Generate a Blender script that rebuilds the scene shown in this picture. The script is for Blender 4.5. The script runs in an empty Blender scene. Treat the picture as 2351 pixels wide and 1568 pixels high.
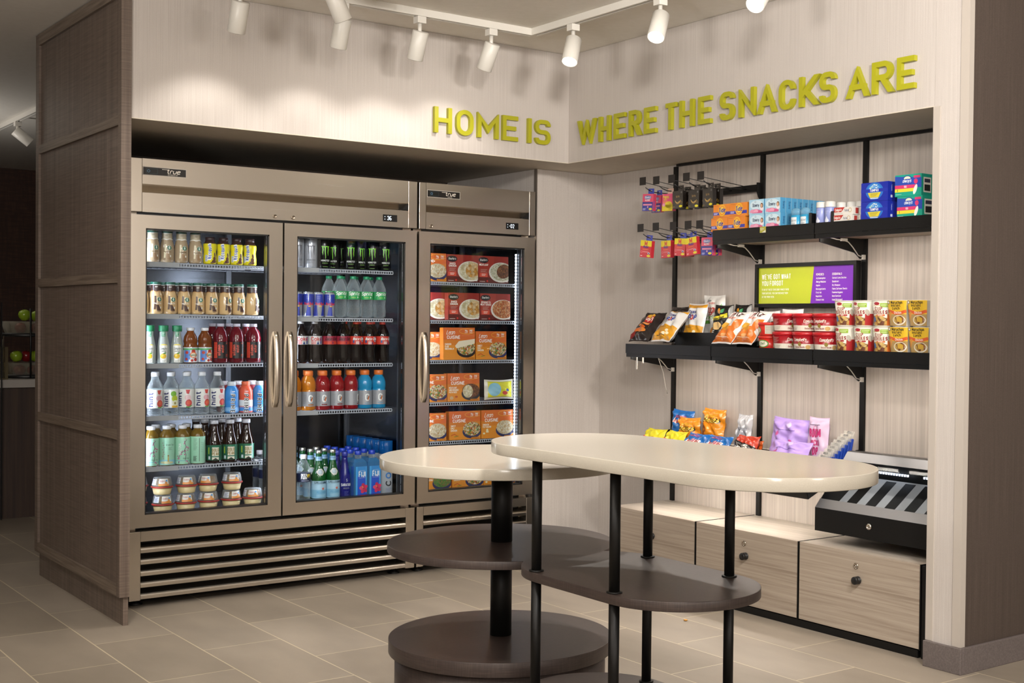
import bpy, math, random
from math import sin, cos, pi, radians as RD
from mathutils import Vector, Matrix, Euler
random.seed(7)
SC = bpy.context.scene
COL = SC.collection

# ------------------------------------------------------------------ materials

SPOTP = (4, 4.6, 4.6, 4, 5, 55, 55, 55)
EXPOSURE = .5
LEDR = 9.
LEDF = 48.
LAMPS = (
 ('SPOT', (-2.6, -4.2, 2.5), (0.2, -1.2, .9), 190., dict(size=.15)),
 ('SPOT', (-1.5, -4.3, 2.5), (.2, -1.3, 1.3), 190., dict(size=.15)),
 ('SPOT', (-3.4, -2.6, 2.5), (-1.6, .3, .6), 110., dict(ang=48, size=.1)),
 ('SPOT', (-2.3, -2.0, 2.5), (-2.1, -1.2, 0.), 45.),
 ('POINT', (-4.6, -7., 2.0), (0, 0, 0), 110., dict(size=.4)),  # added fill behind the camera, no fixture, brightens ceiling and walls
 ('POINT', (-1.2, -7.2, 2.0), (0, 0, 0), 110., dict(size=.4)),  # second added fill behind the camera, also without a fixture
 ('AREA', (-4.7, -3.3, 1.9), (-4.3, -3.0, 2.6), 75., dict(size=.8)),  # added uplight out of view, put in to brighten the ceiling
 ('AREA', (-2.7, 4.2, 1.9), (-2.7, 4.2, 2.6), 10., dict(size=.5)),  # added unseen uplight, lifts the ceiling of the dim room
)
def lin(h):
    h = h.lstrip('#')
    return tuple((c/12.92 if c <= .04045 else ((c+.055)/1.055)**2.4) for c in (int(h[i:i+2], 16)/255 for i in (0, 2, 4))) + (1.0,)
_M = {}
def _new(key):
    m = bpy.data.materials.new(key); m.use_nodes = True
    nt = m.node_tree; nt.nodes.clear()
    o = nt.nodes.new('ShaderNodeOutputMaterial')
    _M[key] = m
    return m, nt, o
def N(nt, t, **kw):
    n = nt.nodes.new(t)
    for k, v in kw.items():
        if k.startswith('i_'):
            k = k[2:].replace('_', ' '); n.inputs[k].default_value = v
        else: setattr(n, k, v)
    return n
def PB(nt, col, r=.5, m=0., coat=0.):
    p = N(nt, 'ShaderNodeBsdfPrincipled')
    if col is not None: p.inputs['Base Color'].default_value = lin(col) if isinstance(col, str) else col
    p.inputs['Roughness'].default_value = r; p.inputs['Metallic'].default_value = m
    p.inputs['Coat Weight'].default_value = coat
    return p
def M(c, r=.45, m=0., coat=0.):
    k = f'paint_{c}_{r}_{m}_{coat}'
    if k in _M: return _M[k]
    mt, nt, o = _new(k)
    p = PB(nt, c, r, m, coat); nt.links.new(p.outputs[0], o.inputs[0])
    return mt
def ME(c, s):
    k = f'glow_{c}_{s}'
    if k in _M: return _M[k]
    mt, nt, o = _new(k)
    e = N(nt, 'ShaderNodeEmission', i_Color=lin(c), i_Strength=s); nt.links.new(e.outputs[0], o.inputs[0])
    return mt
def MC(c, op=.25, r=.08):
    """clear plastic or glass: tinted see-through with a glossy skin, denser at grazing angles"""
    k = f'clear_{c}_{op}_{r}'
    if k in _M: return _M[k]
    mt, nt, o = _new(k); L = nt.links.new
    t = N(nt, 'ShaderNodeBsdfTransparent', i_Color=lin(c))
    p = PB(nt, c, r); p.inputs['Specular IOR Level'].default_value = .6
    lw = N(nt, 'ShaderNodeLayerWeight', i_Blend=.35)
    mr = N(nt, 'ShaderNodeMapRange'); mr.inputs['To Min'].default_value = op; mr.inputs['To Max'].default_value = min(1, op+.55)
    L(lw.outputs['Facing'], mr.inputs['Value'])
    mx = N(nt, 'ShaderNodeMixShader'); L(mr.outputs[0], mx.inputs[0]); L(t.outputs[0], mx.inputs[1]); L(p.outputs[0], mx.inputs[2])
    L(mx.outputs[0], o.inputs[0])
    return mt
def m_pane(k='door_glass', ior=1.3):
    if k in _M: return _M[k]
    mt, nt, o = _new(k); L = nt.links.new
    t = N(nt, 'ShaderNodeBsdfTransparent', i_Color=(.93, .95, .96, 1)); g = N(nt, 'ShaderNodeBsdfGlossy', i_Roughness=.02)
    fr = N(nt, 'ShaderNodeFresnel', i_IOR=ior)
    mx = N(nt, 'ShaderNodeMixShader'); L(fr.outputs[0], mx.inputs[0]); L(t.outputs[0], mx.inputs[1]); L(g.outputs[0], mx.inputs[2]); L(mx.outputs[0], o.inputs[0])
    return mt
def grain(key, cols, scale, r=.45, m=0., bump=0., dist=0., detail=4., pos=(.3, .7), cross=None, coat=0., rvar=0., spec=None):
    """procedural streaky surface: noise stretched by scale=(x,y,z) in object space, through a colour ramp"""
    if key in _M: return _M[key]
    mt, nt, o = _new(key); L = nt.links.new
    tc = N(nt, 'ShaderNodeTexCoord'); mp = N(nt, 'ShaderNodeMapping'); mp.inputs['Scale'].default_value = scale
    L(tc.outputs['Object'], mp.inputs[0])
    nz = N(nt, 'ShaderNodeTexNoise', i_Scale=1., i_Detail=detail, i_Distortion=dist, i_Roughness=.6)
    L(mp.outputs[0], nz.inputs[0]); fac = nz.outputs[0]
    if cross:
        m2 = N(nt, 'ShaderNodeMapping'); m2.inputs['Scale'].default_value = cross
        L(tc.outputs['Object'], m2.inputs[0]); n2 = N(nt, 'ShaderNodeTexNoise', i_Scale=1., i_Detail=3.); L(m2.outputs[0], n2.inputs[0])
        mm = N(nt, 'ShaderNodeMix'); mm.inputs[0].default_value = .4; L(nz.outputs[0], mm.inputs[2]); L(n2.outputs[0], mm.inputs[3]); fac = mm.outputs[0]
    cr = N(nt, 'ShaderNodeValToRGB'); e = cr.color_ramp.elements
    while len(e) < len(cols): e.new(.5)
    for i, c in enumerate(cols):
        e[i].position = pos[0]+(pos[1]-pos[0])*i/(len(cols)-1); e[i].color = lin(c)
    L(fac, cr.inputs[0])
    p = PB(nt, None, r, m, coat); L(cr.outputs[0], p.inputs['Base Color'])
    if spec is not None: p.inputs['Specular IOR Level'].default_value = spec
    if rvar:
        mr = N(nt, 'ShaderNodeMapRange'); mr.inputs['To Min'].default_value = r-rvar; mr.inputs['To Max'].default_value = r+rvar
        L(fac, mr.inputs[0]); L(mr.outputs[0], p.inputs['Roughness'])
    if bump:
        b = N(nt, 'ShaderNodeBump', i_Strength=bump, i_Distance=.002); L(fac, b.inputs['Height']); L(b.outputs[0], p.inputs['Normal'])
    L(p.outputs[0], o.inputs[0])
    return mt
def food(key, cols, scale=90.):
    """heaped food seen close: cells of mixed colours"""
    if key in _M: return _M[key]
    mt, nt, o = _new(key); L = nt.links.new
    tc = N(nt, 'ShaderNodeTexCoord')
    nz = N(nt, 'ShaderNodeTexNoise', i_Scale=scale*.5, i_Detail=3.); L(tc.outputs['Object'], nz.inputs[0])
    ad = N(nt, 'ShaderNodeVectorMath', operation='SCALE'); ad.inputs['Scale'].default_value = .02; L(nz.outputs['Color'], ad.inputs[0])
    a2 = N(nt, 'ShaderNodeVectorMath', operation='ADD'); L(tc.outputs['Object'], a2.inputs[0]); L(ad.outputs[0], a2.inputs[1])
    v = N(nt, 'ShaderNodeTexVoronoi', i_Scale=scale); L(a2.outputs[0], v.inputs['Vector'])
    sp = N(nt, 'ShaderNodeSeparateColor'); L(v.outputs['Color'], sp.inputs[0])
    cr = N(nt, 'ShaderNodeValToRGB'); cr.color_ramp.interpolation = 'CONSTANT' if len(cols) > 4 else 'LINEAR'; e = cr.color_ramp.elements
    while len(e) < len(cols): e.new(.5)
    for i, c in enumerate(cols): e[i].position = i/len(cols); e[i].color = lin(c)
    L(sp.outputs[0], cr.inputs[0])
    mx = N(nt, 'ShaderNodeMix', data_type='RGBA', blend_type='MULTIPLY'); mx.inputs[0].default_value = .75
    mr = N(nt, 'ShaderNodeMapRange'); mr.inputs['From Max'].default_value = .9; mr.inputs['To Min'].default_value = 1.15; mr.inputs['To Max'].default_value = .45
    L(v.outputs['Distance'], mr.inputs[0]); L(cr.outputs[0], mx.inputs[6]); L(mr.outputs[0], mx.inputs[7])
    p = PB(nt, None, .5); L(mx.outputs[2], p.inputs['Base Color']); L(p.outputs[0], o.inputs[0])
    return mt

# ------------------------------------------------------------------ mesh builder
class MB:
    def __init__(s): s.v = []; s.f = []; s.mi = []; s.sm = []; s.mats = []
    def _mi(s, m):
        if m not in s.mats: s.mats.append(m)
        return s.mats.index(m)
    def face(s, idx, m, smooth=False): s.f.append(idx); s.mi.append(s._mi(m)); s.sm.append(smooth)
    def quad(s, a, b, c, d, m):
        i = len(s.v); s.v += [a, b, c, d]; s.face((i, i+1, i+2, i+3), m); return s
    def box(s, x0, x1, y0, y1, z0, z1, m, T=None):
        p = [(x, y, z) for z in (z0, z1) for y in (y0, y1) for x in (x0, x1)]
        if T: p = [tuple(T @ Vector(q)) for q in p]
        i = len(s.v); s.v += p
        for q in ((0, 2, 3, 1), (4, 5, 7, 6), (0, 1, 5, 4), (2, 6, 7, 3), (0, 4, 6, 2), (1, 3, 7, 5)): s.face(tuple(i+k for k in q), m)
        return s
    def prism(s, poly, axis, a, b, m, smooth=False):
        """extrude a 2-D outline along axis from a to b"""
        def P(q, t):
            return (t, q[0], q[1]) if axis == 'x' else (q[0], t, q[1]) if axis == 'y' else (q[0], q[1], t)
        n = len(poly); i = len(s.v); s.v += [P(q, a) for q in poly] + [P(q, b) for q in poly]
        fl = (axis == 'y')
        for k in range(n):
            j = (k+1) % n; q = (i+k, i+j, i+n+j, i+n+k); s.face(q[::-1] if fl else q, m, smooth)
        A = tuple(range(i, i+n)); B = tuple(range(i+n, i+2*n))
        s.face(A if fl else A[::-1], m); s.face(B[::-1] if fl else B, m)
        return s
    def lathe(s, prof, m, n=24, at=(0, 0, 0), smooth=True, axis='z'):
        i = len(s.v); K = len(prof)
        def P(r, h, a):
            q = (r*cos(a), r*sin(a), h)
            if axis == 'y': q = (q[0], -q[2], q[1])
            if axis == 'x': q = (q[2], q[0], q[1])
            return (q[0]+at[0], q[1]+at[1], q[2]+at[2])
        for r, h in prof:
            for k in range(n): s.v.append(P(r, h, 2*pi*k/n))
        for j in range(K-1):
            for k in range(n):
                k2 = (k+1) % n; s.face((i+j*n+k, i+j*n+k2, i+(j+1)*n+k2, i+(j+1)*n+k), m, smooth)
        if prof[0][0] > 1e-6: s.face(tuple(i+k for k in range(n))[::-1], m)
        if prof[-1][0] > 1e-6: s.face(tuple(i+(K-1)*n+k for k in range(n)), m)
        return s
    def tube(s, pts, r, m, n=8, cap=True):
        pts = [Vector(p) for p in pts]; i = len(s.v); K = len(pts); up = None
        for j, p in enumerate(pts):
            t = (pts[min(j+1, K-1)]-pts[max(j-1, 0)]).normalized()
            if up is None: up = Vector((0, 0, 1)) if abs(t.z) < .9 else Vector((1, 0, 0))
            a = t.cross(up).normalized(); b = a.cross(t).normalized(); up = b
            rr = r[j] if isinstance(r, (list, tuple)) else r
            for k in range(n): s.v.append(tuple(p+rr*(cos(2*pi*k/n)*a+sin(2*pi*k/n)*b)))
        for j in range(K-1):
            for k in range(n):
                k2 = (k+1) % n; s.face((i+j*n+k, i+(j+1)*n+k, i+(j+1)*n+k2, i+j*n+k2), m, True)
        if cap: s.face(tuple(i+k for k in range(n)), m); s.face(tuple(i+(K-1)*n+k for k in range(n))[::-1], m)
        return s
    def build(s, name, parent=None, loc=(0, 0, 0), rot=(0, 0, 0), bevel=0.):
        me = bpy.data.meshes.new(name); me.from_pydata(s.v, [], s.f)
        for m in s.mats: me.materials.append(m)
        me.polygons.foreach_set('material_index', s.mi); me.polygons.foreach_set('use_smooth', s.sm); me.update()
        o = bpy.data.objects.new(name, me); COL.objects.link(o); o.location = loc; o.rotation_euler = rot
        if parent: o.parent = parent
        if bevel:
            b = o.modifiers.new('edge', 'BEVEL'); b.width = bevel; b.segments = 2; b.limit_method = 'ANGLE'; b.angle_limit = RD(40)
        return o
def tag(o, label, cat, group=None):
    o['label'] = label; o['category'] = cat; o['kind'] = 'thing'
    if group: o['group'] = group
    return o
def thing(name, label, cat, loc=(0, 0, 0), rot=(0, 0, 0), group=None):
    o = bpy.data.objects.new(name, None); COL.objects.link(o); o.empty_display_size = .05
    o.location = loc; o.rotation_euler = rot
    return tag(o, label, cat, group)
def struct(mb, name, **k):
    o = mb.build(name, **k); o['kind'] = 'structure'; return o
def dup(root):
    r = root.copy(); COL.objects.link(r)
    for ch in list(root.children):
        c = ch.copy(); COL.objects.link(c); c.parent = r
        for g in list(ch.children):
            d = g.copy(); COL.objects.link(d); d.parent = c
    return r
PROTO = {}; USED = set()
def place(kind, loc, label, group=None, rot=(0, 0, 0)):
    p = PROTO[kind]
    o = p if kind not in USED else dup(p)
    USED.add(kind)
    o.location = loc; o.rotation_euler = rot; o['label'] = label
    if group: o['group'] = group
    return o
ORD = 'first second third fourth fifth sixth seventh eighth ninth tenth eleventh twelfth'.split()

# ------------------------------------------------------------------ flat graphics: shapes and stroke lettering
GL = {'A': '!003A60 1353', 'B': '000A 0A5A5505 05656000', 'C': '676A0A006063', 'D': '000A 0A6A6000', 'E': '!6A0A0060 0555', 'F': '!6A0A00 0555',
 'G': '676A0A00606535', 'H': '000A 606A 0565', 'I': '000A', 'J': '5A500003', 'K': '000A 6A03 2560', 'L': '!0A0050', 'M': '!000A438A80', 'N': '!000A606A',
 'O': '0A6A6000o', 'P': '000A 0A6A6505', 'Q': '0A6A6000o 4260', 'R': '000A 0A6A6505 3560', 'S': '686A0A05656000' + '02', 'T': '303A 0A6A', 'U': '0A00606A',
 'V': '!0A306A', 'W': '!0A2049608A', 'X': '006A 0A60', 'Y': '!0A356A 3530', 'Z': '!0A6A0060',
 '0': '0A6A6000o', '1': '!183A30', '2': '080A6A660060', '3': '080A6A6525 2565600002', '4': '!4A0363 4A40', '5': '!6A0A05 0565600002', '6': '6A0A00606505',
 '7': '!0A6A20', '8': '0A6A6505o 05656000o', '9': '65050A6A6000',
 'a': '07676000o 6067', 'b': '000A 07676000o', 'c': '666707006061', 'd': '606A 07676000o', 'e': '04646707006061', 'f': '4A2A20 0747', 'g': '07676000o 676z0z',
 'h': '000A 076760', 'i': '0007 0A09', 'j': '270z0z', 'k': '000A 5703 2450', 'l': '000A', 'm': '0007 074740 478780', 'n': '0007 076760', 'o': '07676000o',
 'p': '0z07 07676000o', 'q': '6z67 07676000o', 'r': '0007 074746', 's': '6667070464600001', 't': '2A2050 0747', 'u': '07006067', 'v': '!073067', 'w': '!0720476087',
 'x': '0067 0760', 'y': '!0730 671z', 'z': '!07670060', '-': '1545', '.': '0001', "'": '0A08', ':': '0203 0607', '$': '6868 6909054560 0002 3B3x', '&': '60 0A', ',': '010x', '/': '004A'}
GL['$'] = '686A0A0565600002 3A30'
def _pts(st):
    yv = {'A': 10, 'B': 11, 'x': -1, 'y': -2, 'z': -3}
    sharp = st[0] == '!'; st = st.lstrip('!'); closed = len(st) % 2 == 1; st = st[:len(st)//2*2]
    P = [(float(st[i]), float(yv.get(st[i+1], st[i+1] if st[i+1].isdigit() else 0))) for i in range(0, len(st), 2)]
    return P, sharp, closed
def _round(P, closed, rad=2.7, seg=3):
    n = len(P); out = []
    for i, p in enumerate(P):
        if not closed and i in (0, n-1): out.append(p); continue
        a = P[i-1]; b = P[(i+1) % n]
        la = math.hypot(a[0]-p[0], a[1]-p[1]); lb = math.hypot(b[0]-p[0], b[1]-p[1])
        ra = min(rad, la/(2 if closed or i-1 > 0 else 1)*.98); rb = min(rad, lb/(2 if closed or i+1 < n-1 else 1)*.98); r = min(ra, rb)
        A = (p[0]+(a[0]-p[0])/la*r, p[1]+(a[1]-p[1])/la*r); B = (p[0]+(b[0]-p[0])/lb*r, p[1]+(b[1]-p[1])/lb*r)
        for k in range(seg+1):
            t = k/seg; c = .44
            q = [((1-t)**3*A[j]+3*(1-t)**2*t*(A[j]+(p[j]-A[j])*.56)+3*(1-t)*t*t*(B[j]+(p[j]-B[j])*.56)+t**3*B[j]) for j in (0, 1)]
            out.append(tuple(q))
    return out
def _strip(P, w, closed):
    """left and right offset points of a stroke of width w with mitred joins"""
    n = len(P); L = []; Rr = []
    for i in range(n):
        ds = []
        if closed or i > 0: a = P[i-1]; ds.append((P[i][0]-a[0], P[i][1]-a[1]))
        if closed or i < n-1: b = P[(i+1) % n]; ds.append((b[0]-P[i][0], b[1]-P[i][1]))
        ns = []
        for d in ds:
            l = math.hypot(*d) or 1e-9; ns.append((-d[1]/l, d[0]/l))
        if len(ns) == 2:
            mx, my = ns[0][0]+ns[1][0], ns[0][1]+ns[1][1]; l2 = mx*mx+my*my
            k = 2/l2 if l2 > .25 else 2/.6
            mx, my = mx*k, my*k
        else: mx, my = ns[0]
        L.append((P[i][0]+mx*w/2, P[i][1]+my*w/2)); Rr.append((P[i][0]-mx*w/2, P[i][1]-my*w/2))
    return L, Rr
def glyph(ch, w, seg=3, sx=1.):
    """strokes of a glyph in a 10-high box: list of (left points, right points, closed), and its width"""
    out = []; wd = 0
    for st in GL.get(ch, '').split():
        P, sharp, closed = _pts(st); wd = max(wd, max(p[0] for p in P))
        if not sharp: P = _round(P, closed, seg=seg)
        P = [(p[0]*sx, p[1]) for p in P]
        if sharp and len(P) > 2:     # pointed corners: one bar per segment, run a little past the corner
            for i, (a, b) in enumerate(zip(P, P[1:])):
                l = math.hypot(b[0]-a[0], b[1]-a[1]); ex, ey = (b[0]-a[0])/l*w*.36, (b[1]-a[1])/l*w*.36
                out.append(_strip([(a[0]-ex, a[1]-ey) if i else a, (b[0]+ex, b[1]+ey) if i < len(P)-2 else b], w, False) + (False,))
            continue
        out.append(_strip(P, w, closed) + (closed,))
    return out, wd
class D:
    """flat artwork in metres: convex polygons with a colour and a layer"""
    def __init__(s): s.p = []
    def poly(s, pts, c, l=1): s.p.append((pts, c, l)); return s
    def rect(s, x0, x1, y0, y1, c, l=1): return s.poly([(x0, y0), (x1, y0), (x1, y1), (x0, y1)], c, l)
    def ell(s, cx, cy, rx, ry, c, l=1, n=20, rot=0., a0=0., a1=360.):
        q = []; full = a1-a0 >= 359.9
        for k in range(n if full else n+1):
            t = RD(a0+(a1-a0)*k/n); x, y = rx*cos(t), ry*sin(t)
            q.append((cx+x*cos(rot)-y*sin(rot), cy+x*sin(rot)+y*cos(rot)))
        return s.poly(q, c, l)
    def line(s, pts, w, c, l=1, closed=False):
        L, Rr = _strip(pts, w, closed); n = len(pts)
        for i in range(n if closed else n-1):
            j = (i+1) % n; s.poly([Rr[i], Rr[j], L[j], L[i]], c, l)
        return s
    def ring(s, cx, cy, r, w, c, l=1, n=20): return s.line([(cx+r*cos(2*pi*k/n), cy+r*sin(2*pi*k/n)) for k in range(n)], w, c, l, True)
    def text(s, t, x, y, h, c, l=3, b=.15, sx=.85, al='c', rot=0., sl=0., gap=1.6, seg=2):
        u = h/10; w = b*10; pen = 0; items = []
        for ch in t:
            if ch == ' ': pen += 4.2*sx; continue
            g, wd = glyph(ch, w, seg, sx)
            items.append((g, pen)); pen += wd*sx+w+gap*sx
        W = pen-gap*sx-w if items else 0
        x0 = {'c': -W/2, 'l': 0, 'r': -W}[al]
        ca, sa = cos(RD(rot)), sin(RD(rot))
        for g, px in items:
            for si, (L, Rr, closed) in enumerate(g):
                def X(p):
                    a = (x0+px+p[0]+p[1]*sl)*u; bb = p[1]*u; return (x+a*ca-bb*sa, y+a*sa+bb*ca)
                n = len(L)
                for i in range(n if closed else n-1):
                    j = (i+1) % n; s.poly([X(Rr[i]), X(Rr[j]), X(L[j]), X(L[i])], c, l+.24*(si % 4))
        return s
    def lines(s, x0, x1, y0, y1, n, c, l=2, w=None):
        """small print too fine to read: thin bars"""
        for i in range(n):
            y = y1-(y1-y0)*(i+.5)/n; t = w or (y1-y0)/n*.45
            s.rect(x0, x1-(x1-x0)*(.25*((i*7) % 3)/2), y-t/2, y+t/2, c, l)
        return s
def _clip(poly, k, lo, hi):
    for sgn, lim in ((1, lo), (-1, hi)):
        out = []
        for i, p in enumerate(poly):
            q = poly[(i+1) % len(poly)]; a = sgn*(p[k]-lim); b = sgn*(q[k]-lim)
            if a >= 0: out.append(p)
            if (a > 0 > b) or (a < 0 < b):
                t = a/(a-b); out.append((p[0]+(q[0]-p[0])*t, p[1]+(q[1]-p[1])*t))
        poly = out
        if len(poly) < 3: return []
    return poly
def emit(mb, d, f, su=None, sv=None, lay=.00035, rgh=.35, base=.0004):
    """lay artwork d on the surface f(u, v, offset)"""
    for pts, c, l in d.p:
        m = c if not isinstance(c, str) else M(c, rgh)
        ps = [pts]
        for k, st in ((0, su), (1, sv)):
            if not st: continue
            nx = []
            for q in ps:
                lo = min(p[k] for p in q); hi = max(p[k] for p in q)
                if hi-lo <= st*1.05: nx.append(q); continue
                n = math.ceil((hi-lo)/st)
                for i in range(n):
                    r = _clip(q, k, lo+(hi-lo)*i/n, lo+(hi-lo)*(i+1)/n)
                    if len(r) > 2: nx.append(r)
            ps = nx
        for q in ps:
            i = len(mb.v); mb.v += [f(p[0], p[1], base+l*lay) for p in q]
            ar = sum(q[k][0]*q[(k+1) % len(q)][1]-q[(k+1) % len(q)][0]*q[k][1] for k in range(len(q)))
            idx = tuple(range(i, i+len(q))); mb.face(idx if ar > 0 else idx[::-1], m)
def front(y): return lambda u, v, o: (u, y-o, v)
def prof_r(prof):
    def R(z):
        for (r0, z0), (r1, z1) in zip(prof, prof[1:]):
            if z0 <= z <= z1: return r0+(r1-r0)*((z-z0)/(z1-z0) if z1 > z0 else 0)
        return prof[-1][0]
    return R
def around(prof, rb):
    R = prof_r(prof)
    return lambda u, v, o: ((R(v)+o)*sin(u/rb), -(R(v)+o)*cos(u/rb), v)
# ------------------------------------------------------------------ surfaces of the place
WALLP = grain('wallpaper_vinyl', ['#b0a7a0', '#bdb5ae', '#c9c2bb'], (300, 300, 2.2), r=.55, bump=.5, detail=3, pos=(.3, .7), cross=(420, 420, 380))
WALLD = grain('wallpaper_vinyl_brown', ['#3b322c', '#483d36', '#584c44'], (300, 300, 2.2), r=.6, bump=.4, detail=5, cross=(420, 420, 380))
CEIL = grain('ceiling_paint', ['#dfdad0', '#e4dfd6'], (30, 30, 30), r=.8)
SOFF = grain('soffit_paint', ['#c6bcac', '#ccc3b3'], (30, 30, 30), r=.7)
BROWN = grain('far_brown_wall', ['#33211a', '#41291f', '#54382a'], (6, 6, 60), r=.7, cross=(60, 60, 8))
LWOOD = grain('pale_elm_upright', ['#a69c93', '#b7ada3', '#c6bdb2'], (75, 75, 1.1), r=.42, detail=6, dist=.35, pos=(.28, .72), bump=.08)
HWOOD = grain('pale_elm_level', ['#8e7f70', '#a69888', '#b5a899'], (1.3, 5, 75), r=.4, detail=6, dist=.9, pos=(.28, .72), bump=.06)
TWOOD = grain('pale_elm_top', ['#a59a8c', '#b9aea0', '#c8bdb0'], (1.2, 40, 5), r=.38, detail=5, dist=.5, pos=(.3, .7))
PANEL = grain('brown_linen_wood', ['#4d4139', '#685a50', '#807266'], (55, 55, .7), r=.45, detail=5, pos=(.3, .7), cross=(5, 5, 150), bump=.1)
RAILW = grain('brown_linen_wood_level', ['#574a40', '#736558', '#87796b'], (8, 3, 120), r=.45, detail=4, dist=.6, pos=(.3, .7))
DTOP = grain('dark_linen_wood', ['#2c2320', '#352b27', '#40342f'], (40, 220, 40), r=.38, detail=4, cross=(220, 30, 40), bump=.06)
DEDGE = grain('dark_linen_edge', ['#302826', '#3f3532', '#51463f'], (14, 14, 420), r=.42, detail=3, cross=(300, 300, 20))
STONE = grain('cream_quartz', ['#b8b0a2', '#bdb6a8', '#c2bbad'], (420, 420, 420), r=.16, detail=4, pos=(.25, .75))
STEEL = grain('brushed_steel', ['#c5bcaf', '#c7beb1'], (1.5, 1.5, 500), r=.27, m=1., detail=2, rvar=.008)
STEELV = grain('brushed_steel_upright', ['#c5bcaf', '#c7beb1'], (500, 500, 1.5), r=.27, m=1., detail=2, rvar=.008)
LOUV = grain('polished_louver_steel', ['#cdc5b9', '#d6cec2'], (1.2, 300, 300), r=.22, m=1., detail=3)
LINER = grain('liner_steel', ['#4a4c50', '#585b60'], (1.5, 1.5, 200), r=.26, m=1., detail=3)
BLACKM = M('#0d0d0e', .42)
BLACKP = grain('black_powder_coat', ['#0a0908', '#0d0c0b'], (400, 400, 400), r=.48, detail=2, spec=.3)
STAINT = grain('grey_baseboard_stone', ['#5a5250', '#645b58', '#6e6562'], (180, 180, 180), r=.5, detail=4)
ALU = M('#9d948a', .35, .7)
WHITEP = M('#d9d5cc', .38)

def floor_tiles():
    mt, nt, o = _new('beige_floor_tile'); L = nt.links.new
    tc = N(nt, 'ShaderNodeTexCoord'); sp = N(nt, 'ShaderNodeSeparateXYZ'); L(tc.outputs['Object'], sp.inputs[0])
    ax = N(nt, 'ShaderNodeMath', operation='ADD'); ax.inputs[1].default_value = 2.07+.305*20; L(sp.outputs[0], ax.inputs[0])
    ay = N(nt, 'ShaderNodeMath', operation='ADD'); ay.inputs[1].default_value = .24+.636*20; L(sp.outputs[1], ay.inputs[0])
    cb = N(nt, 'ShaderNodeCombineXYZ'); L(ay.outputs[0], cb.inputs[0]); L(ax.outputs[0], cb.inputs[1])
    br = N(nt, 'ShaderNodeTexBrick', offset=.5, offset_frequency=2, squash=1.)
    for k, v in (('Scale', 1.), ('Mortar Size', .0026), ('Mortar Smooth', .1), ('Bias', 0.), ('Brick Width', .636), ('Row Height', .305)): br.inputs[k].default_value = v
    br.inputs['Color1'].default_value = lin('#857a6c'); br.inputs['Color2'].default_value = lin('#94897b'); br.inputs['Mortar'].default_value = lin('#b9ab92')
    L(cb.outputs[0], br.inputs['Vector'])
    nz = N(nt, 'ShaderNodeTexNoise', i_Scale=1., i_Detail=6.); mp = N(nt, 'ShaderNodeMapping'); mp.inputs['Scale'].default_value = (5, 2.2, 3)
    L(tc.outputs['Object'], mp.inputs[0]); L(mp.outputs[0], nz.inputs[0])
    mr = N(nt, 'ShaderNodeMapRange'); mr.inputs['From Min'].default_value = .3; mr.inputs['From Max'].default_value = .7; mr.inputs['To Min'].default_value = .87; mr.inputs['To Max'].default_value = 1.1
    L(nz.outputs[0], mr.inputs[0])
    mx = N(nt, 'ShaderNodeMix', data_type='RGBA', blend_type='MULTIPLY'); mx.inputs[0].default_value = 1.; L(br.outputs['Color'], mx.inputs[6]); L(mr.outputs[0], mx.inputs[7])
    p = PB(nt, None, .5); L(mx.outputs[2], p.inputs['Base Color'])
    b = N(nt, 'ShaderNodeBump', i_Strength=.3, i_Distance=.002, invert=True); L(br.outputs['Fac'], b.inputs['Height']); L(b.outputs[0], p.inputs['Normal'])
    L(p.outputs[0], o.inputs[0]); return mt
ZC, ZS = 2.593, 2.048
struct(MB().box(-6.6, 3.1, -8.6, 7.5, -.06, 0, floor_tiles()), 'floor')
struct(MB().box(-6.6, 3.1, -8.6, 7.5, ZC, ZC+.06, CEIL), 'ceiling')
struct(MB().box(-6.6, -6.5, -8.6, 7.5, 0, ZC, WALLP), 'wall_left')
struct(MB().box(-6.5, 3., -8.6, -8.5, 0, ZC, WALLP), 'wall_behind')
struct(MB().box(3., 3.1, -8.6, 7.5, 0, ZC, WALLP), 'wall_right')
struct(MB().box(-6.5, 3., 7.36, 7.5, 0, ZC, BROWN), 'wall_far')
# bulkheads over the coolers and over the shelving, and the wall blocks behind them
b = MB().box(-2.168, 0, 0, 1.3, ZS+.004, ZC-.001, WALLP).box(-2.168, 0, 0, 1.3, ZS, ZS+.004, SOFF)
struct(b, 'wall_back_upper')
b = MB().box(0, .7, -2.28, 1.3, ZS+.004, ZC-.001, WALLP).box(0, .7, -2.28, 1.3, ZS, ZS+.004, SOFF)
struct(b, 'wall_right_upper')
b = MB().box(.008, .7, .287, 1.3, 0, ZS-.001, WALLP).box(.0045, .0085, .284, .31, 0, ZS-.001, ALU)
struct(b, 'wall_back_niche')
struct(MB().box(.434, .7, -2.28, .286, 0, ZS-.001, WALLP), 'wall_right_niche')
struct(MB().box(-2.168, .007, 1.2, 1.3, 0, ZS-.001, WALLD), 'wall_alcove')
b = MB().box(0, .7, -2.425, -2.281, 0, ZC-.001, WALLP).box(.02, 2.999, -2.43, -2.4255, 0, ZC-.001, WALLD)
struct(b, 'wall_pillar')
struct(MB().box(-.004, .0, -2.308, -2.277, .095, ZS, M('#b5aca2', .4)).box(.0, .43, -2.2805, -2.2765, .095, ZS, M('#b5aca2', .4)), 'trim_1')
struct(MB().box(-.005, .022, -2.4335, -2.397, .095, ZC-.001, M('#b3aaa0', .42)), 'trim_2')
struct(MB().box(-.02, -.0055, -2.447, -2.279, 0, .095, STAINT).box(-.0054, 2.99, -2.447, -2.4336, 0, .095, STAINT), 'baseboard_right', bevel=.002)
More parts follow.
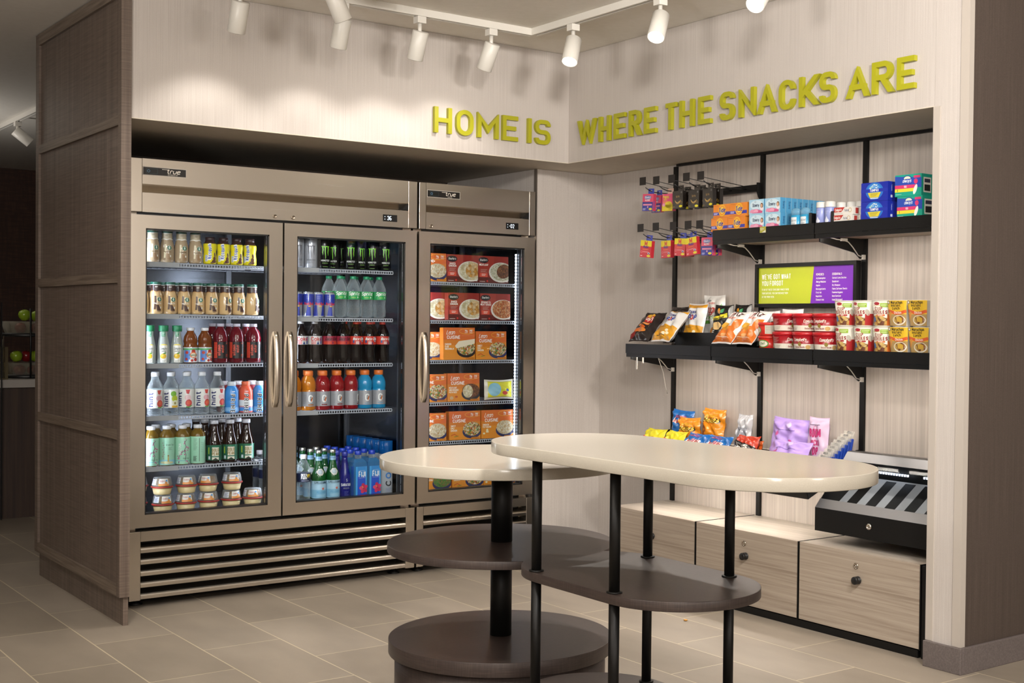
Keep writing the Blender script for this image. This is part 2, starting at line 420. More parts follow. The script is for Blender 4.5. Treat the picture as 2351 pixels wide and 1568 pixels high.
struct(MB().box(.008, .43, .274, .286, 0, .085, STAINT).box(.42, .433, -.33, .2735, 0, .085, STAINT), 'baseboard_back', bevel=.002)

# ------------------------------------------------------------------ tall wood end panel
t = thing('wood_end_panel', 'tall brown linen-grain wood panel with framed fields beside the coolers', 'panel')
PX, PXR = -2.212, -2.172
MB().box(PX+.012, PXR, .0, 1.296, .118, 2.588, PANEL).build('panel_board', t)
MB().box(PX+.02, PXR, .004, 1.286, 0, .1175, PANEL).build('plinth', t)
MB().box(PX, PXR, -.012, -.0005, .118, 2.588, PANEL).box(PX, PX+.0115, -.0005, .028, .118, 2.588, PANEL).build('stile', t)
MB().box(PX, PX+.0115, 1.245, 1.296, .118, 2.588, PANEL).build('stile', t)
for z0, z1 in ((.118, .165), (.752, .792), (1.386, 1.426), (2.02, 2.06), (2.535, 2.588)):
    MB().box(PX, PX+.0115, .0285, 1.2445, z0, z1, RAILW).build('rail', t)

# ------------------------------------------------------------------ refrigerator and freezer
YF = .272; YB = .98
PANE = m_pane()
def led_dots(axis, freq, strength, key):
    mt, nt, o = _new(key); L = nt.links.new
    tc = N(nt, 'ShaderNodeTexCoord'); sp = N(nt, 'ShaderNodeSeparateXYZ'); L(tc.outputs['Object'], sp.inputs[0])
    a = N(nt, 'ShaderNodeMath', operation='MULTIPLY'); a.inputs[1].default_value = freq; L(sp.outputs['xyz'.index(axis)], a.inputs[0])
    f = N(nt, 'ShaderNodeMath', operation='FRACT'); L(a.outputs[0], f.inputs[0]); g = N(nt, 'ShaderNodeMath', operation='GREATER_THAN'); g.inputs[1].default_value = .42; L(f.outputs[0], g.inputs[0])
    s = N(nt, 'ShaderNodeMath', operation='MULTIPLY_ADD'); s.inputs[1].default_value = strength; s.inputs[2].default_value = strength*.08; L(g.outputs[0], s.inputs[0])
    e = N(nt, 'ShaderNodeEmission', i_Color=lin('#e6efff')); L(s.outputs[0], e.inputs[1]); L(e.outputs[0], o.inputs[0]); return mt
LED = ME('#e8f0ff', LEDF)
def logo_true(d, x, z, word):
    d.rect(x-.0945, x+.0945, z-.0185, z+.0185, '#b9b1a6', 1); d.rect(x-.0915, x+.0915, z-.0158, z+.0158, '#16120f', 2)
    d.rect(x-.078, x-.03, z-.011, z+.011, '#2f4048', 3); d.rect(x-.0765, x-.0315, z-.0096, z+.0096, '#0c100c', 4); d.ring(x-.069, z, .0052, .0014, '#6a94b8', 5, 16)
    d.text('true', x+.036, z-.005, .0175, '#d8d0c4', 5, .19, 1.15, sl=.25, gap=.6); d.rect(x-.012, x+.02, z+.0095, z+.0115, '#d8d0c4', 5)
    d.text(word, x+.034, z-.0135, .005, '#c0b8ac', 5, .14, .8)
def display(d, x, z, t):
    d.rect(x-.038, x+.038, z-.0165, z+.0165, '#07080a', 1)
    g = ME('#e6f4ff', 1.6)
    d.text(t, x-.004, z-.009, .018, g, 2, .12, .75)
    for q in (.006, -.006): d.rect(x-.03, x-.0265, z+q-.0016, z+q+.0016, g, 2)
def lockset(t, x, z):
    MB().lathe([(.009, 0), (.009, .004), (.0065, .0055), (.0062, .003), (0, .003)], M('#8d8274', .3, 1.), 16, axis='y', at=(0, 0, 0)).build('lock', t, (x, YF-.0005, z), (0, 0, 0))
def wire_shelf(t, x0, x1, y0, y1, z, strip=0.):
    m = M('#a9adb6', .4); mb = MB()
    mb.box(x0, x1, y0, y0+.003, z-.0055, z-.001, m).box(x0, x1, y0, y0+.003, z-.0185, z-.0145, m)
    n = int((x1-x0)/.0125)
    for i in range(n+1):
        x = x0+(x1-x0)*i/n; mb.box(x-.0022, x+.0022, y0, y0+.002, z-.0146, z-.0054, m)
    n = int((x1-x0)/.03)
    for i in range(n+1):
        x = x0+.003+(x1-x0-.006)*i/n; mb.box(x-.0015, x+.0015, y0+.003, y1, z-.005, z-.002, m)
    for k in range(3):
        y = y0+.1+(y1-y0-.1)*k/2; mb.box(x0, x1, y-.002, y+.002, z-.009, z-.005, m)
    o = mb.build('wire_shelf', t)
    if strip:
        MB().box(x0+.004, x0+.004+strip, y0-.0045, y0-.0005, z-.02, z+.001, M('#a3a5a8', .3)).build('price_rail', o)
def cooler(name, label, x0, x1, doors, shelves, word, temp, locks, n_side):
    t = thing(name, label, 'refrigerator' if word != 'FREEZER' else 'freezer', (0, 0, 0))
    W = .05
    # body shell: dark liner inside, steel outside
    mb = MB()
    for a, c in ((x0, x0+.045), (x1-.045, x1)): mb.box(a, c, YF+.062, YB, .035, 1.9245, STEELV)
    mb.box(x0+.045, x1-.045, YB-.03, YB, .035, 1.9245, LINER).box(x0+.045, x1-.045, YF+.062, YB-.03, 1.69, 1.9245, LINER).box(x0+.045, x1-.045, YF+.062, YB-.03, .335, .3895, LINER)
    mb.build('cabinet', t)
    mb = MB()
    for a, c in ((x0+.0455, x0+.05), (x1-.05, x1-.0455)): mb.box(a, c, YF+.064, YB-.031, .39, 1.689, LINER)
    mb.box(x0+.05, x1-.05, YB-.034, YB-.0305, .39, 1.689, LINER)
    mid = (x0+x1)/2
    pil = [mid-.0125] if len(doors) == 2 else []
    for p in pil: mb.box(p, p+.025, YB-.05, YB-.0345, .39, 1.689, M('#8d9198', .35, 1.))
    for a in (x0+.0505, x1-.0625):
        for yy in (.335, YB-.07): mb.box(a, a+.012, yy, yy+.012, .39, 1.689, M('#9fa3a9', .35, 1.))
    mb.build('inner_liner', t)
    # header with its finger slot
    sw = .049 if len(doors) == 2 else .038
    for a, c in ((x0, x0+sw-.001), (x1-sw+.001, x1)): MB().box(a, c, YF, YF+.06, 1.697, 1.9245, STEELV).build('header_end', t, bevel=.0012)
    a, c = x0+sw, x1-sw
    mb = MB().prism([(YF, 1.9245), (YF+.06, 1.9245), (YF+.06, 1.782), (YF+.034, 1.782), (YF+.0015, 1.814), (YF, 1.8165)], 'x', a, c, STEEL)
    mb.prism([(YF, 1.697), (YF+.06, 1.697), (YF+.06, 1.7815), (YF+.002, 1.7815), (YF, 1.7795)], 'x', a, c, STEEL)
    mb.prism([(c-.0005, 1.8165), (c-.035, 1.7825), (c-.0005, 1.7825)], 'y', YF+.0005, YF+.034, BLACKM)
    h = mb.build('header', t)
    dd = D(); logo_true(dd, (-1.9415 if len(doors) == 2 else -.5615), 1.8725, word)
    mb = MB(); emit(mb, dd, front(YF)); mb.build('badge', t)
    dd = D(); display(dd, (-.8575 if len(doors) == 2 else -.155), 1.7385, temp)
    mb = MB(); emit(mb, dd, front(YF)); mb.build('temperature_display', t)
    for lx in locks: lockset(t, lx, 1.7125)
    # doors
    for (a, c, ga, gc, hx) in doors:
        zb, zt, g0, g1 = .3475, 1.685, .402, 1.628
        dr = bpy.data.objects.new('door', None)
        mb = MB()
        mb.box(a, ga, YF, YF+.045, zb, zt, STEELV).box(gc, c, YF, YF+.045, zb, zt, STEELV)
        mb.box(ga, gc, YF, YF+.045, g1, zt, STEEL).box(ga, gc, YF, YF+.045, zb, g0, STEEL)
        dr = mb.build('door', t)
        mb = MB()
        for q in ((ga, ga+.006, g0, g1), (gc-.006, gc, g0, g1), (ga, gc, g0, g0+.006), (ga, gc, g1-.006, g1)): mb.box(q[0], q[1], YF+.004, YF+.044, q[2], q[3], BLACKM)
        for q in ((a+.012, ga, zb+.012, zt-.012), (gc, c-.012, zb+.012, zt-.012), (ga, gc, zb+.012, g0), (ga, gc, g1, zt-.012)): mb.box(q[0], q[1], YF+.0455, YF+.0605, q[2], q[3], BLACKM)
        mb.build('gasket', dr)
        MB().box(ga+.0065, gc-.0065, YF+.016, YF+.02, g0+.0065, g1-.0065, PANE).build('glass_pane', dr)
        # bowed pull
        zt2, zb2 = 1.19, .846; pr = []; n = 14
        for k in range(n+1):
            s_ = k/n; pr.append((YF-.006-.03*(sin(pi*s_))**.5, zb2+(zt2-zb2)*s_))
        inner = [(min(YF-.0005, y+.013), z) for y, z in pr]
        poly = [(YF-.0005, zb2)] + pr + [(YF-.0005, zt2)] + [(YF-.0005, zt2-.03)] + [q for q in inner[::-1] if zb2+.05 < q[1] < zt2-.03] + [(YF-.0005, zb2+.075)]
        mb = MB(); i = len(mb.v)
        outer = [(YF-.0005, zb2)] + pr + [(YF-.0005, zt2)]
        inn = [(min(YF-.0005, y+.014), min(max(z, zb2+.0), zt2)) for y, z in outer]
        K = len(outer)
        for q, w in zip(outer, [.028]*K):
            pass
        for k in range(K):
            w = .0098+.0016*sin(pi*k/(K-1))
            mb.v += [(-w, outer[k][0], outer[k][1]), (w, outer[k][0], outer[k][1]), (w, inn[k][0], inn[k][1]), (-w, inn[k][0], inn[k][1])]
        for k in range(K-1):
            for e in range(4):
                e2 = (e+1) % 4; mb.face((i+4*k+e, i+4*k+e2, i+4*(k+1)+e2, i+4*(k+1)+e), LOUV if e else STEELV, e in (0, 2))
        mb.face((i, i+3, i+2, i+1), STEELV); mb.face((i+4*(K-1), i+4*(K-1)+1, i+4*(K-1)+2, i+4*(K-1)+3), STEELV)
        mb.build('handle', dr, (hx, 0, 0))
        # light strips behind the door frame
        q = max(ga-.03, x0+.064)
        MB().box(q, q+.01, YF+.068, YF+.074, .47, 1.6, LED).build('led_strip', t)
        if gc < x1-.2: MB().box(gc+.028, gc+.036, YF+.066, YF+.071, .47, 1.6, LED).build('led_strip', t)
    if word == 'FREEZER': MB().box(x1-.076, x1-.07, YF+.064, YF+.07, .47, 1.6, led_dots('z', 60., LEDR, 'freezer_led_dots')).build('led_strip', t)
    # lower grille
    for a, c in ((x0, x0+sw-.001), (x1-sw+.001, x1)): MB().box(a, c, YF, YF+.06, .036, .331, STEELV).build('grille_end', t, bevel=.0012)
    a, c = x0+sw, x1-sw
    MB().box(a, c, YF, YF+.06, .288, .331, STEEL).build('grille_rail', t)
    MB().box(a, c, YF+.08, YF+.084, .04, .33, BLACKM).build('grille_back', t)
    for k in range(5):
        z = .239-.0495*k
        pr = [(YF, z), (YF, z+.013), (YF+.002, z+.019), (YF+.008, z+.0235), (YF+.018, z+.026), (YF+.055, z+.034), (YF+.055, z+.031), (YF+.02, z+.022), (YF+.006, z+.014), (YF+.004, z)]
        m2 = MB().prism(pr, 'x', a, c, LOUV, smooth=False); m2.build('louver', t)
    for x in (x0+.06, x1-.06):
        for y in (YF+.1, YB-.1):
            MB().lathe([(.028, 0), (.03, .004), (.014, .01), (.014, .036)], BLACKM, 16).build('foot', t, (x, y, 0))
    for a, c, zs, strip in shelves:
        for z in zs: wire_shelf(t, a, c, .345, YB-.055, z, strip)
    return t
X0, X1, X2, X3 = -2.085, -.71, -.698, -.012; XM = -1.399
cooler('refrigerator', 'two-door glass-front stainless steel refrigerator full of drinks, beside the wood panel', X0, X1,
       [(X0, XM-.004, -2.02, -1.467, -1.436), (XM+.004, X1, -1.332, -.772, -1.3675)],
       [(-2.02, -1.415, (1.488, 1.262, 1.046, .818, .597), .165), (-1.385, -.80, (1.488, 1.257, 1.04, .818), .19)], 'REFRIGERATOR', '36', (-1.442, -1.354), .049)
cooler('freezer', 'single-door glass-front stainless steel freezer of frozen meals, next to the corner', X2, X3,
       [(X2, X3, -.635, -.076, -.6665)], [(-.645, -.085, (1.445, 1.252, 1.05, .838, .642), 0)], 'FREEZER', '-02', (-.631,), .038)

# ------------------------------------------------------------------ two display tables
def stadium(cx, cy, r, L, n=28):
    """racetrack outline, long axis y"""
    q = []
    for k in range(n+1):
        a = pi*k/n; q.append((cx+r*cos(a), cy+L/2-r+r*sin(a)))
    for k in range(n+1):
        a = pi+pi*k/n; q.append((cx+r*cos(a), cy-L/2+r+r*sin(a)))
    return q
def slab(poly, z0, z1, top, edge):
    mb = MB(); n = len(poly); i = 0; mb.v += [(x, y, z0) for x, y in poly]+[(x, y, z1) for x, y in poly]
    for k in range(n): j = (k+1) % n; mb.face((k, j, n+j, n+k), edge, True)
    mb.face(tuple(range(n))[::-1], edge); mb.face(tuple(range(n, 2*n)), top)
    return mb
def circ(cx, cy, r, n=72): return [(cx+r*cos(2*pi*k/n), cy+r*sin(2*pi*k/n)) for k in range(n)]
CX, CY = -1.551, -1.80
t = thing('round_display_table', 'round cream-topped display table with a black centre post and two dark wood discs', 'table', (CX, CY, 0))
def loc(p): return [(x-CX, y-CY) for x, y in p]
slab(circ(0, 0, .391, 96), .779, .813, STONE, STONE).build('table_top', t, bevel=.002)
slab(circ(0, 0, .365, 96), .512, .537, DTOP, DEDGE).build('shelf', t, bevel=.0015)
slab(circ(0, 0, .359, 96), .19, .234, DTOP, DEDGE).build('base_disc', t, bevel=.0015)
slab(circ(0, 0, .339, 96), 0, .1895, DEDGE, DEDGE).build('plinth', t)
MB().lathe([(.0345, .2345), (.0345, .5115)], BLACKP, 32).build('post', t)
MB().lathe([(.0345, .5375), (.0345, .7785)], BLACKP, 32).build('post', t)
t = thing('oval_display_table', 'oval cream-topped display table on four black posts with a dark wood shelf', 'table', (-1.6428, -2.6067, 0))
slab(stadium(-.002, -.123, .2563, 1.262, 40), .878, .91, STONE, STONE).build('table_top', t, bevel=.002)
slab(stadium(0, 0, 0.2200, 0.7646, 40), 0.5445, 0.57, DTOP, DEDGE).build('shelf', t, bevel=.0015)
slab(stadium(0, 0, 0.2200, 0.7646, 40), 0.1754, 0.2084, DTOP, DEDGE).build('base_board', t, bevel=.0015)
slab(stadium(0, 0, 0.1982, 0.7174, 30), 0, 0.1749, DEDGE, DEDGE).build('plinth', t)
for lx, ly in ((-0.2001, 0.1850), (-0.2001, -0.1586), (0.1831, 0.1756), (0.1803, -0.1709)):
    mb = MB().lathe([(.0138, 0.2089), (.0138, 0.544)], BLACKP, 20).lathe([(.0138, 0.5704999999999999), (.0138, .8775)], BLACKP, 20)
    for z in (0.2086, 0.5701999999999999): mb.lathe([(.0205, z), (.0205, z+.0035), (.0138, z+.004)], BLACKP, 20)
    mb.build('leg', t, (lx, ly, 0))

# ------------------------------------------------------------------ shelving wall: panels, uprights, cabinets, shelves
YU = [-.352, -.972, -1.595, -2.222]
for k in range(3):
    struct(MB().box(.421, .4335, YU[k+1]+.0125, YU[k]-.0125, .03, 2.035, LWOOD), 'wall_panel', bevel=.0008)
t = thing('shelving_frame', 'black metal shelving frame of slotted uprights over pale wood back panels', 'shelving')
for y in YU: MB().box(.409, .433, y-.0125, y+.0125, .3545, 2.035, BLACKP).build('upright', t)
MB().box(.405, .433, YU[3]+.0126, YU[0]-.0126, 2.0355, 2.046, BLACKP).build('top_rail', t)
# low cabinets
CB = [(-.326, -.937), (-.949, -1.576), (-1.588, -2.206)]
wh = ('under the corner shelf, behind the oval table', 'in the middle under the sloped snack tray', 'under the black display case')
for k, (ya, yb) in enumerate(CB):
    t = thing('low_cabinet', f'low pale wood locker cabinet {wh[k]}', 'cabinet', (.068, (ya+yb)/2, 0), (0, 0, -pi/2), 'low cabinets along the wall')
    w = (ya-yb)/2
    m = MB().box(-w, w, .001, .3515, .06, .337, M('#15120f', .5)).box(-w, w, 0.02, .3515, .0005, .0595, BLACKP)
    m.build('carcass', t)
    m = MB().box(-w, w, -.0005, .3515, .3375, .353, TWOOD, None); m.build('top_board', t)
    m = MB().box(-w, w, -.018, -.001, .035, .353, HWOOD); f = m.build('door', t)
    MB().lathe([(.012, 0), (.012, .003), (.0155, .004), (.0155, .007), (.0135, .0075), (.0135, .0105), (.0155, .011), (.0155, .015), (.0135, .0155), (.0135, .0185), (.0155, .019), (.0155, .028), (.0148, .0295), (0, .0295)], BLACKM, 24, axis='y').build('knob', f, (.012, -.0185, .247))
    MB().lathe([(.0125, 0), (.0125, .002), (.0105, .004), (.0075, .0042), (.007, .0025), (.004, .0025), (.004, .005), (0, .005)], M('#b9aea0', .2, 1.), 20, axis='y').build('lock', f, (-.004, -.0185, .3))
    MB().box(w+.0005, w+.0055, -.019, .3515, .031, .3535, BLACKP).build('side_plate', t)
t = thing('cabinet_end_panel', 'black metal end panel closing the cabinet row at the pillar', 'panel', (.05, -2.214, 0))
MB().box(-.0, .37, -.055, -.0, .0005, .352, BLACKP).build('plate', t, bevel=.004)
t = thing('cabinet_toe_kick', 'black toe kick strip along the floor under the low cabinets', 'toe kick', (0, 0, 0))
MB().box(.052, .0695, -2.2, -.33, .0005, .03, BLACKP).build('strip', t)

# shelves
def bracket(t, z, xf, y, full=True):
    MB().prism([(.405, z-.006), (.405, z-.09), (.385, z-.09), (.35, z-.066), (xf+.03, z-.03), (xf+.03, z-.006)], 'y', y-.0035, y+.0035, BLACKP).build('bracket', t)
def cable(t, z, y, s=1, tail=False):
    c = M('#c9c4bb', .4)
    pts = [(.18, y-.004, z-.004), (.23, y-.006, z-.012), (.27, y-.007, z-.013), (.3, y-.008, z-.02), (.325, y-.01, z-.04), (.345, y-.011, z-.06), (.36, y-.01, z-.074), (.392, y-.008, z-.08)]
    mb = MB().tube(pts, .0025, c, 6); mb.box(.255, .29, y-.013, y-.003, z-.018, z-.006, c).box(.388, .402, y-.015, y-.004, z-.09, z-.07, c)
    if tail:
        mb.tube([(.3, y-.01, z-.022), (.33, y-.012, z-.09), (.345, y-.013, z-.16), (.36, y-.012, z-.2)], .002, c, 6)
        mb.box(.16, .162, y-.016, y-.006, z-.075, z-.012, c).box(.2, .202, y-.016, y-.006, z-.045, z-.012, c)
    mb.build('power_cable', t)
def shelf(label, y0, y1, z, brs, left_end=False, led=True, cab=()):
    """z = top of the front lip"""
    t = thing('wall_shelf', label, 'shelf', (0, 0, 0), group='black wall shelves')
    MB().box(.1085, .407, y1, y0, z-.010, z-.007, BLACKP).box(.104, .108, y1, y0, z-.046, z, BLACKP).build('tray', t)
    MB().box(.107, .125, y1+.002, y0-.002, z-.064, z-.0465, BLACKP).box(.1255, .4, y1+.002, y0-.002, z-.052, z-.0465, M('#a59a8c', .5)).build('underside', t)
    for y in brs: bracket(t, z-.047, .104, y)
    for y, tl in cab: cable(t, z-.05, y, tail=tl)
    if led: MB().box(.15, .162, y1+.03, y0-.03, z-.0565, z-.0525, ME('#fff5ea', SHELFLED)).build('led_strip', t)
    return t
SHELFLED = 38.; TRAYLED = 40.
shelf('black wall shelf holding four popcorn and potato snack bags, nearest the corner', -.352, -.968, 1.146, (-.3575,), True, cab=((-.358, True),))
shelf('black wall shelf holding white and orange chip bags and red soup bowls', -.972, -1.592, 1.146, (-.972,), cab=((-.972, False),))
shelf('black wall shelf holding instant noodle cups beside the pillar', -1.597, -2.222, 1.146, (-1.597,), cab=((-1.597, False),))
shelf('high black wall shelf holding orange detergent and blue dryer sheet boxes', -.972, -1.592, 1.668, (-.972,), cab=((-.972, False),))
shelf('high black wall shelf holding sprays, toothpaste and feminine care boxes', -1.597, -2.222, 1.668, (-1.597,), cab=((-1.597, False),))
# black riser bin on the snack shelf
t = thing('riser_bin', 'black metal riser bin behind the snack bags on the corner shelf', 'bin', (0, 0, 1.1395))
MB().box(.235, .239, -1.0, -.57, 0, .066, BLACKP).box(.2395, .4, -1.0, -.615, .0, .004, BLACKP).box(.2395, .4, -.78, -.776, .0045, .066, BLACKP).box(.2395, .4, -1.0, -.996, .0045, .066, BLACKP).build('bin_body', t)
# price ticket
dd = D(); dd.rect(-.018, .018, 0, .026, '#a8a437', 0); dd.poly([(-.006, 0), (.018, 0), (.018, .012)], '#d8d4c2', 1); dd.text('$3', -.007, .011, .009, '#f2efe2', 2, .14); dd.text('00', .005, .014, .005, '#f2efe2', 2, .14)
mb = MB().box(-.018, .018, .0, .0012, 0, .026, M('#a8a437', .4)); emit(mb, dd, front(0))
tag(mb.build('shelf_price_tag', None, (.1025, -1.294, 1.6425), (0, 0, -pi/2)), 'small green price ticket clipped on the front of the upper shelf', 'price tag')

# sloped snack tray
t = thing('snack_tray', 'black sloped metal tray of chips and cookies above the low cabinets', 'tray', (0, 0, 0))
def sl(x): return .525+(x-.09)*.44
mb = MB()
mb.prism([(.09, .525), (.407, sl(.407)), (.407, sl(.407)+.004), (.09, .529)], 'y', -1.594, -.356, BLACKP)
mb.prism([(.066, .575), (.09, .525), (.093, .529), (.07, .576)], 'y', -1.594, -.356, BLACKP)
mb.build('tray_body', t)
for y in (-1.594, -.98, -.36):
    MB().prism([(.09, .5295), (.407, sl(.407)+.0045), (.407, .715), (.38, .715), (.072, .58)], 'y', y-.002, y+.002, BLACKP).build('divider', t)
MB().box(.13, .14, -1.55, -.4, .531, .535, M('#111111', .5)).build('stop_rail', t)
for y in (-.972, -1.5965): MB().prism([(.407, sl(.41)-.002), (.407, sl(.41)-.1), (.39, sl(.41)-.1), (.2, sl(.2)-.002)], 'y', y-.003, y+.003, BLACKP).build('bracket', t)
MB().box(.16, .175, -1.5, -.45, sl(.16)-.012, sl(.16)-.004, ME('#fff5ea', TRAYLED)).build('led_strip', t)

# black glass-front display case
t = thing('display_case', 'black glass-fronted pastry display case above the cabinets at the pillar', 'display case', (0, 0, 0))
y0, y1 = -1.617, -2.215
mb = MB().box(.107, .111, y1, y0, .40, .495, BLACKP).box(.1115, .4, y1, y0, .40, .404, BLACKP)
for y in (y0-.002, y1+.002): mb.prism([(.1115, .4045), (.4, .4045), (.4, .705), (.305, .713), (.111, .495)], 'y', y-.002, y+.002, BLACKP)
mb.box(.396, .4, y1+.005, y0-.005, .4045, .70, BLACKP); mb.build('case_body', t)
fr = M('#4a4847', .3, .8)
MB().prism([(.107, .4955), (.137, .5295), (.139, .527), (.11, .493)], 'y', y1, y0, M('#8a898b', .32, .7)).build('front_ledge', t)
def gl(s): return (.137+(.285-.137)*s, .5295+(.693-.5295)*s)
MB().prism([gl(0), gl(1), (gl(1)[0]+.002, gl(1)[1]-.003), (gl(0)[0]+.002, gl(0)[1]-.003)], 'y', y1+.006, y0-.006, m_pane('lid_glass', 1.1)).build('glass_lid', t)
MB().prism([(.272, .681), (.29, .703), (.3, .715), (.312, .719), (.40, .712), (.40, .706), (.31, .711), (.285, .69), (.276, .679)], 'y', y1, y0, M('#6a6a6b', .3, .9)).build('top_bar', t)
mb = MB().prism([(.15, .44), (.385, .6), (.385, .604), (.15, .444)], 'y', y1+.006, y0-.006, M('#a3a3a5', .45))
for k in range(6):
    yy = y0-.05-.1*k
    mb.prism([(.155, .448), (.375, .5978), (.375, .5998), (.155, .45)], 'y', yy-.052, yy, BLACKP)
mb.build('tray_insert', t)
MB().lathe([(.013, 0), (.013, .003), (.0105, .009), (.008, .009), (.0075, .006), (0, .006)], M('#c9c2b8', .18, 1.), 20, axis='x', at=(0, 0, 0)).build('lock', t, (.1065, -1.91, .452), (0, 0, pi))
lm = led_dots('y', 71., 3.5, 'case_led_dots')
MB().box(.374, .382, y0-.26, y0-.02, .628, .636, lm).build('led_strip', t); MB().box(.374, .382, y1+.02, y0-.34, .628, .636, lm).build('led_strip', t)
for y in (y0-.1, y1+.1): MB().box(.4005, .4085, y-.02, y+.02, .42, .69, BLACKM).build('wall_bracket', t)

# wall sign
t = thing('information_sign', 'green and purple framed sign listing remedies and essentials on the wall', 'sign', (.372, -1.279, 1.326), (0, 0, -pi/2))
w, h = .308, .199
mb = MB()
for q in ((-w, w, 0, .0165), (-w, w, h-.0165, h), (-w, -w+.0165, .017, h-.017), (w-.0165, w, .017, h-.017)): mb.box(q[0], q[1], 0, .03, q[2], q[3], BLACKP)
mb.box(-w+.005, w-.005, .02, .029, .005, h-.005, BLACKP); mb.build('frame', t)
dd = D(); a, c, z0, z1 = -w+.017, w-.017, .017, h-.017
dd.rect(a, c, z0, z1, '#762db0', 0); dd.poly([(a, z0), (.034, z0), (.054, z1), (a, z1)], '#b6c22e', 1)
W_ = '#f4f3ea'
dd.text("WE'VE GOT WHAT", a+.022, .13, .02, W_, 2, .19, .72, 'l'); dd.text('YOU FORGOT', a+.022, .1, .02, W_, 2, .19, .72, 'l')
for i, s_ in enumerate(("IF ANY OF THESE ITEMS DIDN'T MAKE IT INTO", 'YOUR SUITCASE, YOU CAN PURCHASE THEM', 'AT THE FRONT DESK.')): dd.text(s_, a+.022, .077-.0165*i, .0078, W_, 2, .16, .66, 'l')
dd.text('REMEDIES:', .068, .14, .0085, W_, 2, .2, .66, 'l'); dd.text('ESSENTIALS:', .163, .14, .0085, W_, 2, .2, .66, 'l')
for i, s_ in enumerate(('Acetaminophen', 'Allergy Medicine', 'Aspirin', 'Decongestants', 'First-Aid', 'Ibuprofen', 'Stomach Aids')): dd.text(s_, .068, .124-.0158*i, .0075, W_, 2, .15, .62, 'l', gap=1.2)
for i, s_ in enumerate(('Contact Lens Solution', 'Deodorant', 'Dry Shampoo', 'Fabric Softener Sheets', 'Feminine Hygiene', 'Hand Sanitizer', 'Liquid Detergent')): dd.text(s_, .163, .124-.0158*i, .0075, W_, 2, .15, .62, 'l', gap=1.2)
mb = MB().box(a, c, .012, .0195, z0, z1, M('#762db0', .35)); emit(mb, dd, front(.0118)); mb.build('sign_face', t)

# ------------------------------------------------------------------ raised wall lettering, each letter a thing
LIME = M('#a3a01a', .42)
def big_letter(ch, w, name_lbl, locv, rz):
    H = .121; st = .0205; mb = MB()
    g, wd = glyph(ch, st/H*10*1.0, 6)
    g = []; wd = 0
    for s_ in GL[ch].split():
        P, sharp, closed = _pts(s_); wd = max(wd, max(p[0] for p in P)); g.append((P, sharp, closed))
    kx = (w-st)/wd if wd else 0; kz = (H-st)/10
    for n_, (P, sharp, closed) in enumerate(g):
        Q = [(p[0]*kx, p[1]*kz) for p in P]
        if not sharp: Q = _round(Q, closed, .036, 7)
        L, Rr = _strip(Q, st, closed); n = len(Q)
        lo, hi = (-st/2, H-st/2)
        if sharp: L = [(x, min(max(z, lo), hi)) for x, z in L]; Rr = [(x, min(max(z, lo), hi)) for x, z in Rr]
        if not closed and sharp:   # square the slanted ends
            for e, f_ in ((0, 1), (n-1, n-2)):
                dx, dz = Q[e][0]-Q[f_][0], Q[e][1]-Q[f_][1]
                if abs(dz) > abs(dx)*1.2:
                    hw = st/2*math.hypot(dx, dz)/abs(dz); z = lo if dz < 0 else hi; x = Q[e][0]+dx/dz*(z-Q[e][1])
                    sg = 1 if L[e][0] > Rr[e][0] else -1
                    L[e] = (x+sg*hw, z); Rr[e] = (x-sg*hw, z)
                else:
                    s2 = 1 if dx > 0 else -1
                    L[e] = (L[e][0]+s2*st/2, L[e][1]); Rr[e] = (Rr[e][0]+s2*st/2, Rr[e][1])
        elif not closed:
            for e, f_ in ((0, 1), (n-1, n-2)):
                dx, dz = Q[e][0]-Q[f_][0], Q[e][1]-Q[f_][1]; l = math.hypot(dx, dz)
                k = st/2/l*(1 if abs(dz) < 1e-6 or n == 2 or abs(dx) < 1e-6 else 0)
                if len(P) == 2 and abs(dx) > 1e-6 and abs(dz) > 1e-6:   # slanted stroke: cut level
                    z = lo if dz < 0 else hi; x = Q[e][0]+dx/dz*(z-Q[e][1]); hw = st/2*l/abs(dz); sg = 1 if L[e][0] > Rr[e][0] else -1
                    if Q[e][1] in (0, 10*kz): L[e] = (x+sg*hw, z); Rr[e] = (x-sg*hw, z)
                elif len(P) == 2 and abs(dz) < 1e-6 and (P[0 if e == 0 else 1][0] == 0 or ch == 'H'): pass
                elif not (P[0 if e == 0 else -1] in ((6., 7.), (6., 3.), (6., 8.), (0., 2.), (0., 5.)) and len(P) > 2):
                    L[e] = (L[e][0]+dx*k, L[e][1]+dz*k); Rr[e] = (Rr[e][0]+dx*k, Rr[e][1]+dz*k)
        for i in range(n if closed else n-1):
            j = (i+1) % n; q = [Rr[i], Rr[j], L[j], L[i]]
            ar = sum(q[k][0]*q[(k+1) % 4][1]-q[(k+1) % 4][0]*q[k][1] for k in range(4))
            if ar < 0: q = q[::-1]
            dy = -.019-.00005*n_
            b0 = len(mb.v); mb.v += [(x+st/2, dy, z+st/2) for x, z in q]+[(x+st/2, -.0008, z+st/2) for x, z in q]
            mb.face((b0, b0+1, b0+2, b0+3), LIME)
            for k in range(4): k2 = (k+1) % 4; mb.face((b0+k2, b0+k, b0+4+k, b0+4+k2), LIME)
    o = mb.build('sign_letter', None, locv, (0, 0, rz))
    tag(o, name_lbl, 'letter', 'raised lime letters on the wall')
ZT = 2.127
cnt = {}
def word_lbl(word, i):
    ch = word[i]; n = word[:i+1].count(ch); many = word.count(ch) > 1
    return f'raised lime green letter {ch}, {ORD[i]} letter of the word {word}'
for word, pos in (('HOME', ((-.784, -.69), (-.665, -.571), (-.547, -.428), (-.405, -.316))), ('IS', ((-.257, -.236), (-.214, -.122)))):
    for i, (a, c) in enumerate(pos): big_letter(word[i], c-a, word_lbl(word, i), (a, 0, ZT), 0)
